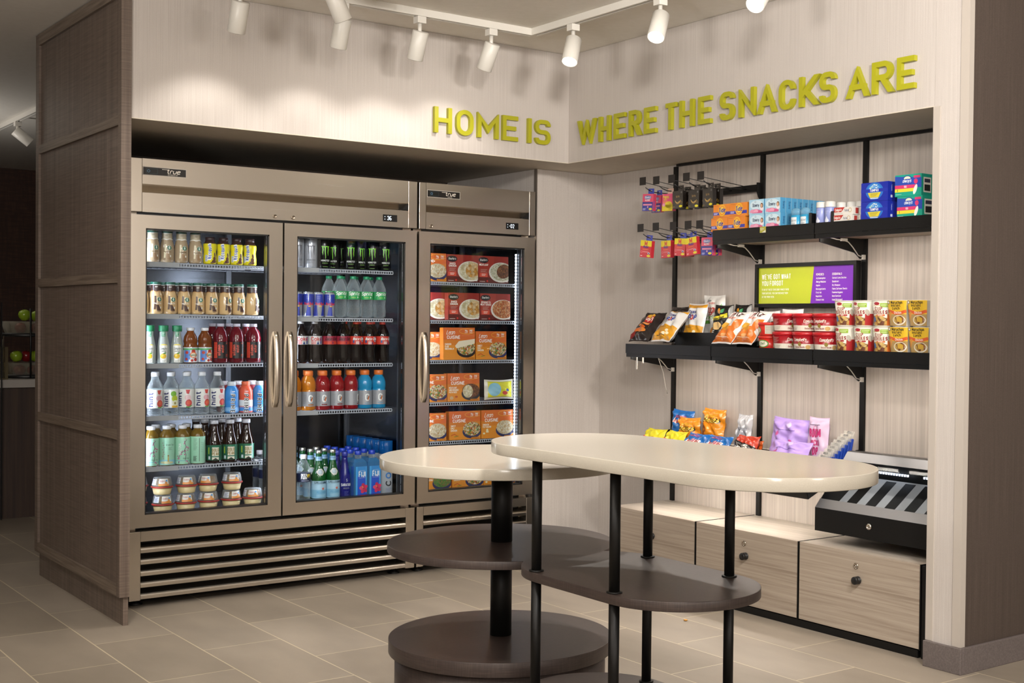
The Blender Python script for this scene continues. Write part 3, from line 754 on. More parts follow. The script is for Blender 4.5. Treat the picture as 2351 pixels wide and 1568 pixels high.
for word, pos in (('WHERE', ((-.1, -.243), (-.272, -.359), (-.393, -.476), (-.508, -.59), (-.622, -.706))), ('THE', ((-.767, -.85), (-.874, -.966), (-1.0, -1.081))),
                  ('SNACKS', ((-1.141, -1.226), (-1.26, -1.354), (-1.375, -1.477), (-1.499, -1.585), (-1.613, -1.71), (-1.724, -1.808))), ('ARE', ((-1.868, -1.974), (-1.995, -2.09), (-2.116, -2.198)))):
    for i, (a, c) in enumerate(pos): big_letter(word[i], a-c, word_lbl(word, i), (0, a, ZT), -pi/2)
# ------------------------------------------------------------------ drinks: one prototype of each kind
CLEARW = MC('#eef3f5', .03, .05)
CLEARP = MC('#e6edf0', .07, .08)
def proto(name, cat):
    r = thing(name, 'x', cat); r['label'] = name
    return r
def body(t, prof, m, name='body', n=24): return MB().lathe([(0, prof[0][1])]+prof, m, n).build(name, t)
def cap(t, r, z0, z1, m, name='cap', knurl=True, top=None):
    pr = [(r*.97, z0), (r, z0+.001), (r, z1-.0015), (r-.0015, z1), (0, z1)]
    return MB().lathe(pr, m, 24).build(name, t)
def wrap(t, prof, z0, z1, m, d=None, a0=-180, a1=180, name='label', off=.0006, su=.007, rb=None):
    """printed sleeve following the bottle between two heights, artwork on it"""
    R = prof_r(prof); rb = rb or R((z0+z1)/2); mb = MB(); na = max(6, int((a1-a0)/10))
    zs = sorted({z0, z1} | {z for _, z in prof if z0 < z < z1}); i = 0
    full = a1-a0 >= 360
    if m is not None:
        for z in zs:
            for k in range(na+1):
                a = RD(a0+(a1-a0)*k/na); mb.v.append(((R(z)+off)*sin(a), -(R(z)+off)*cos(a), z))
        for j in range(len(zs)-1):
            for k in range(na): mb.face((j*(na+1)+k, j*(na+1)+k+1, (j+1)*(na+1)+k+1, (j+1)*(na+1)+k), m, True)
    if d: emit(mb, d, around(prof, rb), su=su, sv=.0065, base=off+.0003, lay=.00022)
    return mb.build(name, t)
def bottle(kind, name, cat, prof, bm, c=None, sleeves=()):
    t = proto(name, cat); body(t, prof, bm)
    if c: cap(t, *c)
    for s in sleeves: wrap(t, prof, *s[:3], **(s[3] if len(s) > 3 else {}))
    PROTO[kind] = t; return t
W_ = '#eeeeea'
# coffee drinks
FP = [(.024, 0), (.029, .003), (.0302, .012), (.0302, .06), (.0285, .078), (.0235, .098), (.0212, .106), (.0212, .129)]
def coffee(kind, milk, neck, swoosh, patch, txt):
    d = D()
    d.ell(.012, .064, .0092, .0105, '#dfe5da', 1); d.ring(.012, .064, .0078, .0026, '#1f6b4f', 2); d.ell(.012, .064, .0062, .0072, '#1f6b4f', 2); d.ell(.012, .0635, .0032, .0052, '#e8ece4', 3); d.ell(.012, .0695, .0022, .0018, '#e8ece4', 3)
    for k in range(7): d.poly([(-.012+.0012*k-.006*(k/7)**2, .02+.0085*k), (-.004+.0009*k-.004*(k/7)**2, .02+.0085*k), (-.004+.0009*(k+1)-.004*((k+1)/7)**2, .0285+.0085*k), (-.012+.0012*(k+1)-.006*((k+1)/7)**2, .0285+.0085*k)], swoosh, 1)
    d.text('frappuccino', .004, .044, .0065, txt, 3, .13, .5, gap=.9); d.poly([(-.002, .04), (.008, .04), (.02, .014), (.001, .014)], patch, 2); d.rect(.014, .019, .024, .032, '#e9e4d8', 3); d.lines(.002, .016, .009, .0125, 1, patch, 2)
    n = D(); n.lines(-.006, .006, .116, .122, 2, '#8a7863' if kind == 'coffee_cream' else '#e8dfd0', 2)
    z = .1005
    if kind == 'coffee_cream': n.line([(-.05+.005*k, .102+.0022*sin(k*1.1)) for k in range(21)], .0035, '#f4f1ea', 1)
    else: n.line([(-.05+.005*k, .1+.0022*sin(k*1.1)) for k in range(21)], .002, '#a8743c', 1)
    t = bottle(kind, 'coffee_bottle', 'bottle', FP, milk, (.0226, .1285, .1405, M('#1d5747', .35)), ((.1, .1265, neck, dict(d=n, name='neck_label')), (.008, .078, None, dict(d=d, name='print', rb=.0302))))
    MB().lathe([(.0228, .1268), (.0228, .1292), (.0222, .1292)], M('#e6e8e4', .4), 24).build('cap_ring', t)
coffee('coffee_cream', M('#b09a7d', .12, 0, .6), M('#d8c9ac', .35), '#d8caa6', '#9c7b58', '#7d6448')
coffee('coffee_mocha', M('#d3b17f', .12, 0, .6), M('#3d2724', .35), '#4a2f25', '#4a2c22', '#f0e8da')
# chocolate milk
NP = [(.024, 0), (.0292, .005), (.0292, .03), (.0265, .05), (.0265, .058), (.0292, .075), (.0285, .09), (.021, .101), (.0195, .107)]
d = D(); d.text('Nesquik', .001, .056, .0145, '#f7f6f0', 2, .42, .62, rot=90, gap=.4); d.text('Nesquik', .001, .056, .0145, '#2748a8', 3, .2, .62, rot=90, gap=2.6)
for q in ((.016, .012, .012, .008), (.018, .024, .008, .01), (.006, .006, .008, .004), (.021, .042, .005, .01)): d.ell(*q, '#5a3423', 1, 12)
d.rect(-.026, -.014, .012, .04, '#dfe3ea', 1); d.lines(-.025, -.015, .013, .039, 6, '#5a70a8', 2)
bottle('choc_milk', 'chocolate_milk_bottle', 'bottle', NP, M('#3f2722', .3), (.0208, .1055, .1215, M('#40292a', .35)), ((.001, .0915, M('#e3d520', .35), dict(d=d, rb=.0305)),))
# lemonade carafe
SP = [(.022, 0), (.0268, .003), (.0272, .05), (.0258, .075), (.0205, .105), (.0168, .122), (.0168, .142)]
d = D(); d.poly([(-.0125, .004), (.0125, .004), (.0175, .079), (-.0175, .079)], '#ece9e0', 1); d.ell(0, .079, .0175, .006, '#e6cf62', 1, 16, a0=0, a1=180)
d.ell(-.001, .032, .0125, .0115, '#e5b92e', 2); d.ell(-.004, .035, .005, .0045, '#efd465', 3); d.poly([(-.004, .042), (.004, .0405), (.014, .047), (.006, .049)], '#4d8a3a', 3)
d.text('Simply', 0, .06, .011, '#4a5a58', 2, .12, .62, sl=.15, gap=1); d.text('Lemonade', 0, .051, .006, '#4a5a58', 2, .12, .55, gap=1); d.lines(-.009, .009, .007, .014, 2, '#8d9690', 2)
t = bottle('lemonade', 'lemonade_carafe', 'bottle', SP, MC('#c9d0ca', .55, .1), (.0212, .1405, .1665, M('#1e7a50', .4)), ((.003, .085, None, dict(d=d, rb=.0268)),))
dd = D(); dd.rect(-.0075, .0075, .118, .141, '#1e7a50', 0); dd.lines(-.0055, .0055, .12, .139, 4, '#d6e6da', 1)
wrap(t, SP, .118, .141, None, dd, name='collar_tag', rb=.0168)
# apple juice
AP = [(.026, 0), (.0308, .004), (.0308, .078), (.0285, .083), (.0285, .09), (.0308, .096), (.0275, .118), (.0155, .138), (.015, .146)]
d = D(); d.rect(-.095, .095, .058, .066, '#5fae6b', 1); d.rect(-.03, -.002, .006, .058, '#5d84c8', 1)
for q in ((-.016, .047, .007), (-.018, .018, .006), (.012, .052, .009), (.022, .016, .008), (.006, .012, .006)): d.ell(q[0], q[1], q[2], q[2], '#b5372f', 2, 14)
d.ell(.012, .036, .016, .014, '#e07a45', 3); d.ell(.012, .037, .012, .008, '#f1e6d4', 4); d.text('Tropicana', .01, .033, .008, '#2f6d3f', 5, .17, .6, gap=.9); d.text('APPLE', .012, .024, .005, '#f5efe4', 5, .17, .7); d.rect(-.008, .0, .006, .016, '#ece6da', 3)
bottle('apple_juice', 'apple_juice_bottle', 'bottle', AP, MC('#8a4a1c', .62, .08), (.0168, .1435, .157, M('#d9dbdf', .4)), ((.004, .07, M('#dfe3ea', .35), dict(d=d, rb=.0308)),))
# vitamin drink
VP = [(.03, 0), (.0345, .005), (.0345, .096), (.0325, .1), (.034, .114), (.0285, .141), (.0155, .157), (.015, .166)]
d = D(); d.rect(-.036, -.019, .022, .093, '#c8402f', 1); d.lines(-.034, -.022, .026, .088, 7, '#8d2a22', 2, .0012)
d.text('vitamin', -.0055, .057, .0125, '#d8523c', 2, .19, .68, rot=90, gap=1.2); d.text('water', .0095, .064, .0125, '#d8523c', 2, .12, .68, rot=90, gap=1.2)
d.lines(.019, .03, .028, .04, 3, '#b0442f', 2); d.lines(.02, .03, .084, .092, 2, '#b0442f', 2)
bottle('vitamin', 'vitamin_drink_bottle', 'bottle', VP, MC('#6d0f1f', .72, .08), (.0168, .163, .1765, M('#b9b6c6', .4)), ((.02, .095, M('#141012', .3), dict(d=d, rb=.0345)),))
# fruit-flavoured water
HP = [(.028, 0), (.033, .006), (.0325, .03), (.0332, .034), (.0332, .112), (.0315, .128), (.02, .15), (.0158, .158), (.0158, .174)]
def hint(kind, c1, c2, c3):
    d = D(); d.text('hint', -.012, .0705, .021, '#22285e', 3, .24, .92, rot=90, gap=1.9)
    if c1 == 'pear':
        d.ell(.012, .094, .013, .012, '#78b33c', 1); d.ell(.017, .073, .014, .014, '#b4c431', 1); d.ell(.02, .054, .014, .012, '#e3e6c4', 2); d.ell(.018, .053, .004, .006, '#8d7b3d', 3, 10); d.rect(.004, .034, .0335, .043, '#dfae32', 1)
    else:
        d.poly([(.006, .111), (.026, .111), (.02, .092), (.01, .094)], c1, 1); d.ell(.016, .076, .015, .013, c2, 1); d.ell(.02, .052, .015, .016, c1, 2); d.line([(.008, .036), (.02, .034), (.034, .042)], .005, '#5c9a4a', 3); d.ell(.02, .054, .009, .009, c3, 3, 14)
    d.rect(-.032, -.026, .04, .105, '#c9cbd0', 1)
    t = bottle(kind, 'flavored_water_bottle', 'bottle', HP, CLEARW, (.0168, .1705, .188, M('#d5d7dc', .4)), ((.033, .113, M('#e2e2de', .35), dict(d=d, rb=.0345)),))
hint('hint_melon', '#cc4a44', '#dba9b0', '#e06a4a'); hint('hint_pear', 'pear', 0, 0); hint('hint_cherry', '#c2474c', '#e3c3c6', '#dd5f4c')
# sports hydration
PP = [(.028, 0), (.0315, .005), (.0315, .022), (.0305, .026), (.0315, .03), (.0315, .052), (.0305, .056), (.0315, .06), (.0315, .085), (.0295, .1), (.022, .117), (.017, .125)]
def prime(kind, c, hi, lo, capc):
    d = D(); d.text('PRIME', -.009, .043, .018, '#f2f3f4', 2, .4, .78, rot=-90, gap=3.); d.text('PRIME', -.009, .043, .018, '#1c2230', 3, .18, .78, rot=-90, gap=5.2)
    if hi: d.rect(-.1, .1, .028, .058, hi, 0)
    d.rect(-.1, .1, .003, .026, lo, 0); d.lines(-.004, .012, .094, .1, 2, '#e6ebf2', 2)
    bottle(kind, 'hydration_drink_bottle', 'bottle', PP, M(c, .3), (.0188, .1225, .1415, M(capc, .4)), ((.002, .116, M(c, .3), dict(d=d, rb=.0328)),))
prime('prime_blue', '#3a86cf', None, '#7fb3e2', '#c9ced6'); prime('prime_orange', '#d8573a', '#dfe3e6', '#3a86cf', '#d8633f'); prime('prime_red', '#8d2430', None, '#a83a44', '#c9c6d0')
# green tea
TP = [(.03, 0), (.0333, .004), (.0333, .122), (.031, .138), (.019, .151), (.0168, .156), (.0168, .162)]
def tea(kind, art):
    d = D()
    if art == 0:
        br = [(.008, .02), (.012, .045), (.004, .062), (.012, .08), (.006, .1), (.016, .112)]; d.line(br, .0022, '#5b4a58', 1); d.line([(.004, .062), (-.01, .05), (-.02, .03)], .0018, '#5b4a58', 1); d.line([(.012, .08), (.024, .07)], .0014, '#5b4a58', 1)
        rr = random.Random(3)
        for k in range(34):
            q = rr.choice(br+[(-.01, .05), (-.018, .034), (.022, .072), (-.02, .02), (.02, .012)]); d.ell(q[0]+rr.uniform(-.007, .007), q[1]+rr.uniform(-.008, .008), .0026, .0024, rr.choice(['#c06a92', '#a8507c', '#d894b0']), 2, 8)
        d.text('ARIZONA', -.009, .07, .0105, '#eaf6ee', 2, .16, .8, rot=90); d.text('Green Tea', .012, .026, .006, '#4d6a52', 3, .12, .55)
        d.rect(-.1, .1, .017, .0195, '#79b8c6', 1); d.rect(-.02, -.017, .006, .014, '#2c3c3a', 2)
    elif art == 1:
        d.text('Green Tea', .013, .088, .0078, '#52664f', 2, .12, .55); d.lines(.006, .022, .068, .082, 4, '#5f7a62', 2, .001); d.rect(-.1, .1, .006, .026, '#8cc5d2', 1); d.ell(.0, .014, .03, .006, '#c9c79a', 2)
        d.poly([(.002, .018), (.009, .018), (.0075, .04), (.0035, .04)], '#b9a25a', 3); d.ell(.0055, .044, .003, .004, '#8d7240', 3, 10); d.rect(-.016, -.0145, .034, .06, '#a08a6a', 2)
        for k in range(8): d.ell(-.018+.004*(k % 3), .1-.011*k*.9, .002, .002, '#b0648c', 2, 8)
    else:
        d.lines(-.02, -.004, .06, .115, 9, '#5f7a6a', 2, .0013); d.rect(.004, .0075, .012, .115, '#6f8f7c', 2); d.lines(-.02, -.005, .012, .036, 7, '#39443e', 2, .0018); d.lines(.012, .024, .05, .1, 6, '#7d9a8a', 2, .001)
    bottle(kind, 'green_tea_bottle', 'bottle', TP, MC('#8a6a22', .55, .08), (.0188, .1585, .174, M('#d2d3d8', .4)), ((.003, .1225, M('#a3d9bd', .3), dict(d=d, rb=.0333)),))
tea('tea_blossom', 0); tea('tea_island', 1); tea('tea_back', 2)
# brown tea
GP = [(.03, 0), (.0345, .005), (.0345, .083), (.0315, .1), (.0225, .13), (.0168, .158), (.0165, .178)]
d = D(); d.rect(-.012, .018, .014, .07, '#ddd9c8', 1); d.rect(-.012, .018, .07, .079, '#1f6b4c', 1); d.text('GOLD', .003, .052, .0125, '#8d7a3c', 2, .2, .62, gap=1.2); d.text('PEAK', .003, .035, .0125, '#8d7a3c', 2, .2, .62, gap=1.2)
d.rect(-.012, .018, .026, .031, '#2c6d57', 2); d.poly([(-.01, .014), (.016, .014), (.003, .023)], '#2c2a24', 2); d.rect(-.03, -.024, .04, .07, '#98b23c', 1); d.rect(-.029, -.02, .016, .03, '#c7d4da', 1)
bottle('gold_tea', 'brown_tea_bottle', 'bottle', GP, MC('#1f0d06', .86, .06), (.0185, .1735, .1905, M('#b9bac2', .4)), ((.012, .08, M('#1c5b43', .35), dict(d=d, rb=.0345)),))
# hummus snack cup
t = proto('hummus_cup', 'cup')
MB().lathe([(0, 0), (.033, 0), (.036, .002), (.0365, .006), (.042, .03)], M('#d3bf8e', .4), 28).build('bowl', t)
MB().lathe([(.042, .0302), (.0475, .031), (.0478, .0355), (.0445, .0375)], M('#a8322c', .35), 28).build('rim', t)
DP = [(.0445, .038), (.0375, .072), (.0355, .0755)]
m_ = MB().lathe(DP+[(.0345, .0765), (0, .0765)], MC('#e6e8e8', .06, .06), 28); m_.build('dome_lid', t)
MB().lathe([(0, .038), (.034, .038), (.036, .045), (.03, .066), (0, .069)], food('cracker_heap', ['#8a5f35', '#b98a52', '#d0a76b'], 60), 20).build('crackers', t)
d = D(); d.poly([(-.02, .041), (.024, .041), (.021, .0715), (-.018, .0715)], '#dedad2', 1)
d.poly([(-.02, .041), (.024, .041), (.0232, .049), (.01, .053), (-.005, .05), (-.0195, .051)], '#d98a3c', 2); d.text('Sabra', -.003, .058, .0075, '#a8362c', 3, .15, .75, sl=.15); d.ell(.0145, .063, .0042, .0042, '#4a8fc4', 3, 14); d.ell(.012, .055, .006, .004, '#c98d4a', 3, 12)
d.poly([(-.06, .044), (-.032, .044), (-.03, .07), (-.055, .07)], '#dadbe0', 1); d.lines(-.055, -.034, .047, .067, 5, '#6a7090', 2)
mb = MB(); emit(mb, d, around(DP, .041), su=.007, base=.0006, lay=.00022); mb.build('label', t)
PROTO['hummus'] = t
# spring water
WP = [(.03, 0), (.0328, .005), (.031, .03), (.0328, .06), (.031, .075), (.0335, .09), (.0335, .135), (.031, .16), (.018, .188), (.0135, .195), (.0135, .2)]
d = D(); d.text('DEER', -.004, .119, .011, W_, 2, .2, .66, gap=1.2); d.text('PARK', -.004, .105, .011, W_, 2, .2, .66, gap=1.2); d.ell(.019, .12, .009, .0095, '#d8b92c', 1); d.poly([(.014, .112), (.024, .112), (.021, .124)], '#1c2030', 2); d.lines(-.016, .02, .0955, .1, 1, '#c9cfdc', 2)
t = bottle('spring_water', 'spring_water_bottle', 'bottle', WP, CLEARW, (.0148, .199, .219, M('#d8d3d3', .4)), ((.092, .134, M('#1d2748', .35), dict(d=d, rb=.0335)),))
# energy cans
CP = [(.027, 0), (.0312, .005), (.0312, .132), (.0295, .1375), (.0272, .141)]
def can(kind, col, claw, word, sub):
    t = proto('energy_drink_can', 'can')
    m = M(col, .22, .35)
    body(t, CP, m, 'can_body'); MB().lathe([(.0272, .1412), (.0285, .1428), (.0275, .1445), (.0255, .1432), (0, .143)], M('#a9acb2', .25, 1.), 24).build('can_lid', t)
    d = D(); rr = random.Random(5)
    for k, (x, zb) in enumerate(((-.0125, .062), (0, .044), (.0125, .058))):
        P = [(x-.003+.003*(k-1)*.2, .104), (x, .1), (x+.0012*(-1)**k, .088), (x-.0006, .075), (x+.001, zb+.008), (x, zb)]
        for (a, c, w0, w1) in zip(P, P[1:], (.0075, .0055, .0045, .0038, .0025), (.0055, .0045, .0038, .0025, .0005)): d.poly([(a[0]-w0/2, a[1]), (c[0]-w1/2, c[1]), (c[0]+w1/2, c[1]), (a[0]+w0/2, a[1])], claw, 1)
    d.line([(-.018, .104), (-.004, .1005), (.004, .1035), (.018, .102)], .004, claw, 1)
    d.text('MONSTER', 0, .033, .0075, word, 2, .15, .8, gap=1.5); d.text('ENERGY', 0, .0225, .0042, sub, 2, .18, 1., gap=3); d.lines(-.012, .012, .006, .009, 1, sub, 2)
    wrap(t, CP, .002, .13, None, d, name='print', rb=.0312); PROTO[kind] = t
can('energy_white', '#b9bcc4', '#5b5a62', '#5d5f66', '#77797f'); can('energy_black', '#0b0c0d', '#78c832', '#e3e6e2', '#79a84a')
RP = [(.021, 0), (.0252, .004), (.0252, .11), (.0225, .1145), (.0222, .116)]
def slim(kind, flip):
    t = proto('slim_energy_can', 'can'); a, b_ = ('#2438a0', '#b5b8c0'); body(t, RP, M(b_, .25, .4), 'can_body'); MB().lathe([(.0222, .1162), (.0232, .118), (.0225, .1195), (.0205, .1185), (0, .118)], M('#a9acb2', .25, 1.), 24).build('can_lid', t)
    d = D(); q = .0792/4
    for k in range(4):
        x = -.0792+2*q*k+q
        if flip: x += q
        d.poly([(x-q*1.02, .06), (x+q*1., .06), (x+q*.8, .108), (x-q*.9, .108)], a, 1)
        d.poly([(x+q*.35, .006), (x+q*1.6, .006), (x+q*1.4, .056), (x+q*.75, .056)], a, 1)
    d.rect(-.08, .08, .002, .006, '#c9ccd2', 2)
    d.text('Red Bull', .003, .057, .0115, '#d0303a', 3, .2, .58, gap=1.3); d.ell(.004, .051, .0065, .003, '#e0a83a', 2, 12); d.lines(-.012, .004, .085, .1, 2, '#7d8cd0', 2, .0012)
    wrap(t, RP, .002, .11, None, d, name='print', rb=.0252); PROTO[kind] = t
slim('slim_a', 0); slim('slim_b', 1)
# soda bottles
OP = [(.025, 0), (.0325, .008), (.0335, .03), (.0312, .06), (.0335, .085), (.034, .1), (.034, .128), (.0325, .142), (.022, .168), (.0145, .182), (.0138, .19)]
def soda(kind, bm, lab, capc, art, z0=.088, z1=.128):
    d = D(); art(d)
    bottle(kind, 'soda_bottle', 'bottle', OP, bm, (.0148, .1855, .2, M(capc, .4)), ((z0, z1, M(lab, .35), dict(d=d, rb=.034)),))
def a_sprite(d):
    d.text('Sprite', .002, .108, .0155, W_, 2, .21, .7, sl=.15, gap=1.1); d.rect(-.012, .01, .0965, .0985, '#b9d43c', 2); d.rect(.016, .022, .094, .102, '#d9ead9', 2); d.rect(-.034, -.024, .093, .124, '#1f8a4c', 1); d.lines(-.032, -.026, .095, .122, 5, '#d9ead9', 2, .001)
soda('lemon_soda', CLEARP, '#2aa556', '#1f8d5e', a_sprite, .088, .126)
COLA = MC('#0d0605', .9, .05)
def a_coke(d, txt, bg, flag=True):
    d.text('Coca-Cola', .004, .109, .0125, txt, 3, .17, .62, sl=.25, gap=.9)
    if flag:
        for k in range(3): d.rect(-.012, .004, .0895+.0052*k, .0922+.0052*k, '#e8e6e2', 2)
        d.poly([(.005, .089), (.012, .089), (.0095, .104)], '#28407c', 2); d.rect(.018, .028, .1, .124, '#2c4a86', 2)
        for k in range(3): d.rect(.018, .028, .102+.008*k, .1045+.008*k, '#e8e6e2', 3)
        d.rect(-.026, -.019, .096, .11, '#2c4a86', 2); d.ell(-.021, .116, .0035, .0035, '#e8e6e2', 2, 10)
soda('cola_red', COLA, '#c83a2c', '#c2352c', lambda d: a_coke(d, '#f0ece6', 0))
def a_diet(d):
    d.text('Coke', .006, .106, .017, '#b9b9bc', 1, .3, .85, gap=1.2); d.text('Coke', .006, .106, .017, '#c63c34', 2, .2, .85, gap=1.2)
    for k in range(3): d.rect(-.02, .002, .0895+.0052*k, .0922+.0052*k, '#c63c34', 2)
    d.poly([(.005, .089), (.018, .089), (.0115, .104)], '#28407c', 2); d.rect(.024, .034, .09, .124, '#2c4a86', 2)
soda('cola_diet', COLA, '#c9c8c6', '#bdbcbb', a_diet)
def a_cherry(d):
    d.rect(-.034, .06, .089, .103, '#c8402c', 1); d.text('Coca-Cola', .004, .109, .0125, '#1a1214', 3, .17, .62, sl=.25, gap=.9); d.ell(.01, .096, .0045, .0045, '#7a1d4a', 2, 12)
soda('cola_cherry', COLA, '#98283e', '#17181a', a_cherry)
# sports drink
BP_ = [(.03, 0), (.0355, .005), (.0355, .088), (.0335, .093), (.0335, .098), (.0355, .104), (.0345, .13), (.0275, .15), (.0205, .158), (.0205, .168)]
def sport(kind, c, band):
    d = D(); d.text('G', .004, .04, .03, '#e9e9e6', 2, .2, .85); d.poly([(.005, .042), (.01, .042), (.0135, .062), (.011, .064)], '#d8702c', 4); d.poly([(.003, .05), (.006, .048), (.011, .058), (.0105, .062)], '#5a3320', 3); d.rect(-.008, .018, .024, .029, band, 2); d.lines(-.03, -.016, .03, .075, 6, '#8c8e94', 2, .0012); d.rect(.0285, .0315, .02, .087, '#8c8e94', 1)
    bottle(kind, 'sports_drink_bottle', 'bottle', BP_, MC(c, .82, .08), (.0222, .1625, .185, M('#d8702a', .4)), ((.019, .088, M('#a7a8ad', .3, .35), dict(d=d, rb=.0355)),))
sport('sport_orange', '#c9781a', '#a8662c'); sport('sport_red', '#96141c', '#7a2a2a'); sport('sport_blue', '#1f93c8', '#7f9fb8')
# sparkling water
LP = [(.03, 0), (.0342, .004), (.0342, .1), (.0325, .122), (.021, .152), (.0155, .18), (.0138, .212), (.0142, .222)]
d = D(); d.text('S.PELLEGRINO', .002, .079, .0095, '#28435c', 2, .2, .6, gap=1.2); d.rect(-.105, .105, .013, .05, '#7fb4d0', 1); d.rect(-.105, .105, .074, .0745, '#5a90b8', 2)
for k in range(5):
    a = pi/2+k*2*pi/5; d.poly([(.011+.009*cos(a), .055+.009*sin(a)), (.011+.0035*cos(a+.63), .055+.0035*sin(a+.63)), (.011, .055), (.011+.0035*cos(a-.63), .055+.0035*sin(a-.63))], '#cc5a3c', 3)
d.text('PELLEGRINO', .006, .034, .0085, '#5a9cc4', 2, .2, .62, sl=.1, gap=1); d.lines(-.02, .026, .017, .028, 2, '#a9cfe2', 2)
n = D(); n.rect(-.05, .05, .19, .192, '#c9d6de', 1); n.lines(-.01, .012, .193, .202, 2, '#5a84a8', 1)
g = D(); g.poly([(-.019, .135), (-.006, .1175), (.006, .1175), (.019, .135), (.009, .149), (-.009, .149)], '#c9c8bd', 1); g.ell(0, .134, .0095, .0105, '#9fb2c0', 2); g.ell(0, .134, .0065, .0075, '#b7c4cc', 3)
t = bottle('sparkling', 'sparkling_water_bottle', 'bottle', LP, MC('#0e5a26', .72, .05), (.0152, .2205, .236, M('#b9b7b0', .28, .9)), ((.01, .092, M('#a9cde0', .35), dict(d=d, rb=.0342)), (.186, .206, M('#7fa8c8', .35), dict(d=n, name='neck_label', rb=.015)), (.116, .15, None, dict(d=g, name='shoulder_label', rb=.026))))
# cobalt water
KP = [(.025, 0), (.0282, .004), (.0282, .085), (.0265, .11), (.0185, .15), (.0135, .185), (.0132, .2)]
d = D(); d.text('SARATOGA', .004, .058, .0115, '#d9dde6', 2, .22, .6, gap=1.2); d.text('S', .004, .08, .012, '#b9c2d8', 2, .14, .7); d.rect(-.012, .018, .044, .05, '#8b93b0', 1); d.rect(-.011, .017, .045, .049, '#141c5c', 2); d.lines(-.008, .014, .012, .034, 4, '#5f6cae', 2, .0012)
bottle('cobalt', 'cobalt_water_bottle', 'bottle', KP, MC('#0a1580', .78, .05), (.015, .2005, .222, M('#26349a', .35)), ((.006, .09, None, dict(d=d, rb=.0305)),))
# square island water
t = proto('square_water_bottle', 'bottle'); w = .036
ch = .006
def sq(r): return [(-r+ch, -r), (r-ch, -r), (r, -r+ch), (r, r-ch), (r-ch, r), (-r+ch, r), (-r, r-ch), (-r, -r+ch)]
mb = MB(); lv = [(w, 0), (w, .15), (.033, .168), (.02, .185)]
for r, z in lv:
    mb.v += [(x, y, z) for x, y in sq(r)]
for j in range(3):
    for k in range(8): mb.face((j*8+k, j*8+(k+1) % 8, (j+1)*8+(k+1) % 8, (j+1)*8+k), MC('#4f9fd8', .35, .06))
mb.face(tuple(range(8))[::-1], CLEARP); mb.lathe([(.0165, .184), (.0155, .204)], CLEARP, 20); mb.build('body', t)
cap(t, .0168, .2025, .2225, M('#1f3fb4', .35))
d = D(); d.rect(-.0295, .0295, .006, .148, '#1c4fc0', 0); d.rect(-.0295, .0295, .1, .148, '#2f86cc', 1); d.rect(-.0295, -.02, .006, .148, '#3f9fe0', 2); d.rect(.022, .0295, .02, .148, '#3a93d6', 2)
d.text('FIJI', .004, .098, .025, '#e9eef2', 3, .17, .5, gap=1.6); d.lines(-.012, .02, .126, .131, 1, '#cfe0ee', 3, .001); d.rect(-.014, .022, .0925, .0935, '#cfe0ee', 3)
for k in range(5):
    a = .5+k*2*pi/5; d.ell(.012+.011*cos(a), .042+.013*sin(a), .0125, .0095, ['#d0305c', '#b92550', '#d8466e'][k % 3], 4, 14, rot=a)
d.line([(.012, .042), (.006, .05), (.004, .054)], .003, '#d8a83a', 5); d.ell(.012, .042, .004, .004, '#8d1a3c', 5, 10)
mb = MB(); emit(mb, d, front(-w)); emit(mb, D().rect(-.0295, .0295, .006, .148, '#2467c8', 0).rect(-.0295, .0, .006, .148, '#3f9fe0', 1), lambda u, v, o: (-w-o, -u, v)); mb.build('label', t)
PROTO['square_water'] = t
# alkaline water with big blue cap
EP = [(.03, 0), (.0342, .004), (.0342, .06), (.0335, .12), (.0342, .18), (.033, .2)]
d = D()
for i, ch_ in enumerate('CORE'):
    zc_ = .058+.037*i
    if ch_ == 'O': d.ring(.002, zc_, .012, .0062, '#2b6fb4', 2, 24)
    elif ch_ == 'C': d.line([(.002+.012*cos(RD(a)), zc_+.012*sin(RD(a))) for a in range(-230, 51, 20)], .0062, '#23262c', 2)
    else: d.text(ch_, .002+.011, zc_, .022, '#23262c', 2, .26, .9, rot=90)
d.lines(-.012, .018, .014, .036, 3, '#6a74a0', 2, .0016)
bottle('core_water', 'blue_capped_water_bottle', 'bottle', EP, MC('#ccd3da', .6, .1), (.0338, .201, .264, MC('#1468b8', .55, .08)), ((.008, .195, None, dict(d=d, rb=.0342)),))

# ------------------------------------------------------------------ stock the refrigerator
PW = .0012; YAW = .3
def row(kinds, xs, z, y, fmt, group, rots=None, zoff=0):
    """place one row left to right; fmt gets the ordinal word"""
    for i, x in enumerate(xs):
        k = kinds[i] if isinstance(kinds, (list, tuple)) else kinds
        f = fmt[i] if isinstance(fmt, (list, tuple)) else fmt.format(ORD[i])
        place(k, (x, y, z+PW), f, group, (0, 0, (rots[i] if rots else 0)-YAW))
Z1, Z2_, Z3_, Z4_, Z5_, ZB = 1.488, 1.262, 1.046, .818, .597, .39
F = .383
row('coffee_cream', [-1.955, -1.892, -1.829, -1.766], Z1, F, 'cream coloured coffee bottle, {} from the left on the top refrigerator shelf', 'cream coffee bottles', [.12, -.1, .05, .12])
row('choc_milk', [-1.7, -1.638, -1.576, -1.514], Z1, F, 'yellow chocolate milk bottle with brown cap, {} from the left of four', 'chocolate milk bottles', [.1, 0, -.05, -.25])
xs = [-2.0015, -1.94, -1.878, -1.816, -1.754, -1.691, -1.628, -1.564, -1.502]
row('coffee_mocha', xs, Z2_, F, '{} brown-necked mocha coffee bottle from the left, front row, second refrigerator shelf', 'mocha coffee bottles', [0, .1, .05, .02, 0, .05, .35, .1, .8])
row('coffee_mocha', xs[:8], Z2_, F+.066, '{} brown-necked mocha coffee bottle from the left, in the row behind the front one', 'mocha coffee bottles')
